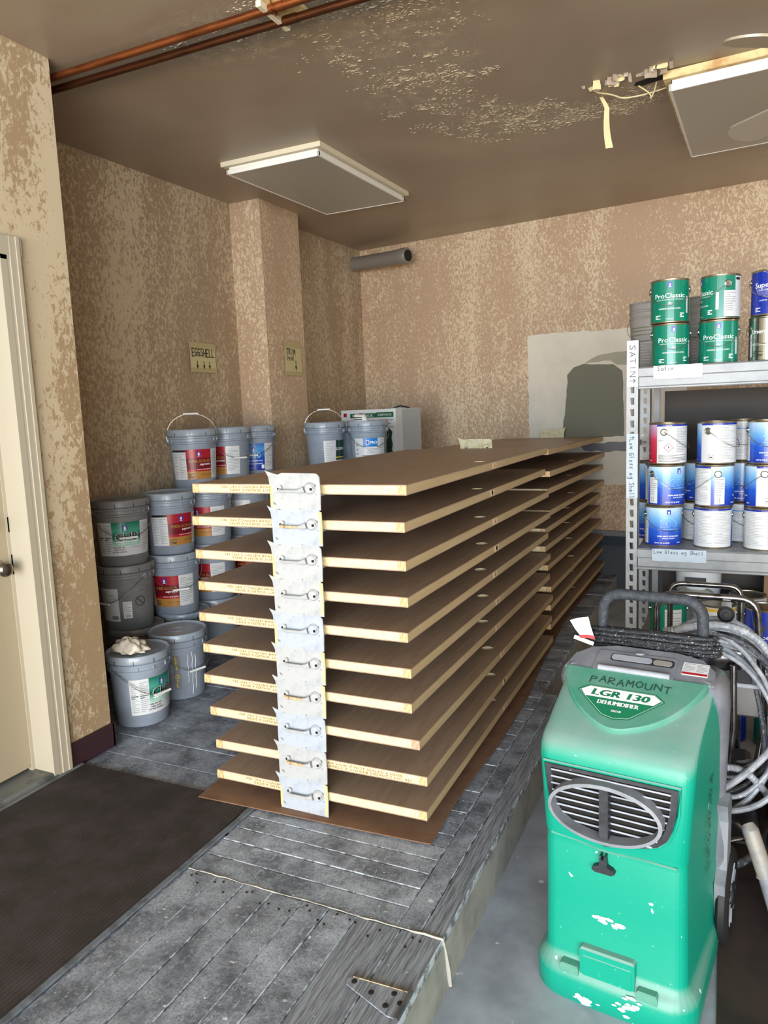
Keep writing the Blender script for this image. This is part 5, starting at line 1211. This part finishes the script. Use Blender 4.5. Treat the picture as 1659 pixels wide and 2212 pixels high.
# handle and cord
hp_ = [(-.145, .475, .60), (-.145, .478, .80), (-.145, .48, .93)]+[(-.145+.055*(1-math.cos(a)), .482, .965+.055*math.sin(a)) for a in [k_*PI/12 for k_ in range(1, 7)]]
hp_ += [(-x, y_, z_) for x, y_, z_ in hp_[::-1]]
mb = MB(); mb.tube(hp_, .0125, 'steelbox', 12); hn = mb.build('handle_tube', dh)
hp2 = [p for p in hp_ if p[2] > .79]; mb = MB(); mb.tube(hp2, .0165, 'foam', 14); mb.build('foam_grip', hn)
for j in range(13):
    lay = j % 5; z0 = .862+lay*.0115+r5.uniform(-.003, .003); gr_ = .0+.008*(j//5)
    P = []
    for i in range(36):
        a = 2*PI*i/36; ca, sa_ = math.cos(a), math.sin(a)
        P.append(((.178+gr_)*math.copysign(abs(ca)**.55, ca)+r5.uniform(-.002, .002), .478+(.030+gr_)*math.copysign(abs(sa_)**.8, sa_), z0+.012*math.cos(a)*(.5-r5.random()*.2)+r5.uniform(-.0015, .0015)-.008*sa_))
    mb = MB(); mb.tube(P, .0052, 'cord', 7, closed=True); mb.build('cord_loop', dh)
tg = thing('cord_tag', 'white paper warning tag with red edge on the dehumidifier cord', 'tag', (-.39, 2.235, .725))
mb = MB(); mb.grid([[(-.045, 0, .045), (-.02, -.004, .055), (.012, -.006, .062)], [(-.028, -.006, .02), (-.005, -.01, .03), (.02, -.01, .033)], [(-.012, -.006, 0), (.01, -.01, .004), (.03, -.008, .0)]], 'lw'); mb.build('paper_flag', tg, 3)
mb = MB(); mb.grid([[(-.014, -.012, .003), (.012, -.0125, .007), (.031, -.012, .004)], [(-.012, -.012, -.006), (.011, -.013, -.003), (.032, -.012, -.007)]], 'lred'); mb.build('red_edge', tg, 3)
MB().tube([(-.03, -.008, -.004), (.028, -.008, -.022)], .0065, 'lwhite', 8).build('rolled_tag', tg)

# ------------------------------------------------------------------ paint sprayer on its tube cart, with hoses
sp_ = thing('paint_sprayer', 'paint-specked chrome tube cart of a paint sprayer behind the dehumidifier', 'paint sprayer', (0, 2.75, -.17))
def P_(*a): return [(x, y_-2.75, z+.17) for x, y_, z in a]
def bend(pts, r=.045, n=5):
    pts = [Vector(p) for p in pts]; out = [pts[0]]
    for a, b, c in zip(pts, pts[1:], pts[2:]):
        d1, d2 = (a-b).normalized(), (c-b).normalized(); p, q_ = b+d1*r, b+d2*r
        out += [(p*(1-t)**2+b*2*t*(1-t)+q_*t*t) for t in [i/n for i in range(n+1)]]
    return out+[pts[-1]]
mb = MB(); mb.tube(bend(P_((-.215, 2.72, -.05), (-.225, 2.75, .745), (.098, 2.75, .745), (.132, 2.76, .30), (.098, 2.72, .035), (-.08, 2.68, .02)), .06), .0125, 'chrome', 14); mb.build('front_frame', sp_)
mb = MB(); mb.tube(bend(P_((-.195, 3.0, -.05), (-.195, 3.0, .727), (.053, 3.0, .727), (.053, 3.0, .0)), .045), .0105, 'chrome', 12); mb.build('rear_frame', sp_)
mb = MB(); mb.tube(bend(P_((-.06, 2.6, .0), (.05, 2.6, .0), (.085, 2.58, -.035), (.0, 2.56, -.06)), .02), .008, 'chrome', 10); mb.build('hose_hook', sp_)
mb = MB(); mb.box(-.16, .118, -.03, .12, .50, .62, 'steelbox', .008); bx_ = mb.build('motor_box', sp_)
MB().box(-.165, .122, -.036, -.028, .606, .622, 'greyplastic', .003).build('box_lip', bx_)
mb = MB(); mb.lathe([(0, 0), (.055, 0), (.06, .01), (.06, .15), (.05, .18), (.02, .19), (0, .19)], 'chrome', 24, T=Matrix.Translation((-.12, .02, .68)) @ Matrix.Rotation(1.35, 4, 'Y')); mb.build('pump_cylinder', sp_)
mb = MB(); mb.box(-.012, .02, -.035, -.015, .865, .912, 'chrome', .004); mb.lathe([(.028, 0), (.028, .012), (.02, .018), (.02, .012), (.009, .012), (.009, .02), (0, .02)], 'rubber', 18, T=Matrix.Translation((.003, -.03, .865)) @ Matrix.Rotation(PI/2, 4, 'X')); mb.build('pulley', sp_)
mb = MB(); mb.tube(P_((.03, 2.70, .52), (.035, 2.69, .30), (.02, 2.68, .14)), .012, 'chrome', 12); mb.build('down_tube', sp_)
MB().box(-.15, .1, -.02, .22, .02, .28, 'rubber', .02).box(-.13, .13, .0, .28, -.0, .04, 'steelbox', .01).build('pump_base', sp_)
for sx in (-.19, .16):
    mb = MB(); mb.lathe([(0, 0), (.08, 0), (.095, .01), (.095, .03), (.08, .04), (0, .04)], 'rubber', 28, T=Matrix.Translation((sx, .25, .095)) @ Matrix.Rotation(PI/2, 4, 'Y')); mb.build('wheel', sp_)
hs = thing('hose_coil', 'big bundle of grey paint-specked hose coiled over the sprayer cart', 'hose', (-.03, 2.68, .30))
r6 = random.Random(9)
for j in range(15):
    R1 = .215+r6.uniform(-.035, .05); R2 = .30+r6.uniform(-.04, .06); cz_ = r6.uniform(-.03, .03); ti = r6.uniform(-.12, .12); yo = -.03+j*.012+r6.uniform(-.01, .01); ph_ = r6.uniform(0, 6)
    P = [((R1)*math.cos(a)+.02*math.sin(2*a+ph_)-.005+r6.uniform(-.001, .001), yo+ti*math.sin(a)+.02*math.cos(a+ph_), cz_+R2*math.sin(a)*(1 if math.sin(a) > 0 else .75)) for a in [2*PI*i/48 for i in range(48)]]
    rad = .0075 if j % 3 else .010
    mb = MB(); mb.tube(P, rad, ('hose', 'hosedark', 'hose', 'hose', 'hosedark')[j % 5], 9, closed=True); mb.build('hose_loop', hs)
for nm, P, rad, mt_ in (('corrugated_hose', [(-.16, -.02, .33), (-.02, -.06, .385), (.10, -.06, .37), (.17, -.05, .30), (.22, -.03, .15), (.27, 0, -.05)], .013, 'hose'),
                        ('loose_hose', [(.26, -.1, .20), (.20, -.1, .02), (.10, -.14, -.10), (-.02, -.17, -.19), (-.10, -.2, -.22)], .011, 'hose'),
                        ('loose_hose', [(.30, -.05, .0), (.22, -.08, -.28), (.12, -.14, -.40), (.0, -.2, -.43)], .012, 'hosedark'),
                        ('loose_hose', [(.19, .0, .33), (.24, .0, .18), (.21, -.05, -.06), (.10, -.1, -.2), (.02, -.1, -.2)], .008, 'hose'),
                        ('corrugated_hose', [(.0, -.12, -.10), (.08, -.12, -.08), (.14, -.08, -.14), (.2, -.02, -.25)], .011, 'hose')):
    mb = MB(); S_ = smooth(P, 3)
    if nm[0] == 'c':
        S2 = []
        for a, b_ in zip(S_, S_[1:]): S2 += [a, a.lerp(b_, .5)]
        S_ = S2; mb.tube(S_, [rad+(.0016 if i % 2 else -.0008) for i in range(len(S_))], mt_, 10)
    else: mb.tube(S_, rad, mt_, 10)
    mb.build(nm, hs)
mb = cloth(0, 0, 0, .035, .03, .035, 8); o = mb.build('rag', ang=3, loc=(-.262, 2.62, .60)); tag(o, 'small crumpled white rag tucked at the left leg of the chrome cart', 'rag')
# vacuum wand at the right edge
vw = thing('vacuum_wand', 'pale grey plastic vacuum tube leaning at the right edge', 'vacuum tube', (.11, 2.30, 0))
mb = MB(); mb.tube([(-.035, .0, .165), (-.028, -.01, .155), (.012, -.04, .045), (.015, -.042, .035)], [.018, .024, .024, .027], 'vac', 16); mb.tube([(.015, -.042, .037), (.045, -.06, -.06), (.075, -.08, -.16)], .0225, 'ringgrey', 16); mb.build('tube', vw)
vc = thing('vacuum_cleaner', 'black rounded vacuum cleaner body low in the right corner', 'vacuum cleaner', (.33, 2.42, -.17))
mb = MB(); mb.lathe([(0, 0), (.17, 0), (.2, .03), (.205, .2), (.19, .26), (.12, .31), (0, .32)], 'rubber', 32); mb.build('tank', vc)
MB().lathe([(.206, .0), (.212, .004), (.212, .02), (.206, .024)], 'black', 32, (0, 0, .2)).build('clamp_band', vc)
bb_ = MB(); bb_.lathe([(0, 0), (.10, 0), (.115, .02), (.12, .20), (.11, .22), (0, .22)], 'bluebin', 28); o = bb_.build('blue_bucket', loc=(.27, 3.19, -.165)); tag(o, 'dark blue plastic bucket behind the sprayer hoses', 'bucket')

o = MB().prism([(.005, .6), (2.2, .6), (2.2, 3.3), (.03, 3.3), (.0, 2.6)], -.1695, -.165, 'darkfloor').build('dark_floor_area'); tag(o, 'dark brown area on the concrete right of the dehumidifier', 'mat')  # thin dark brown sheet added over the concrete here
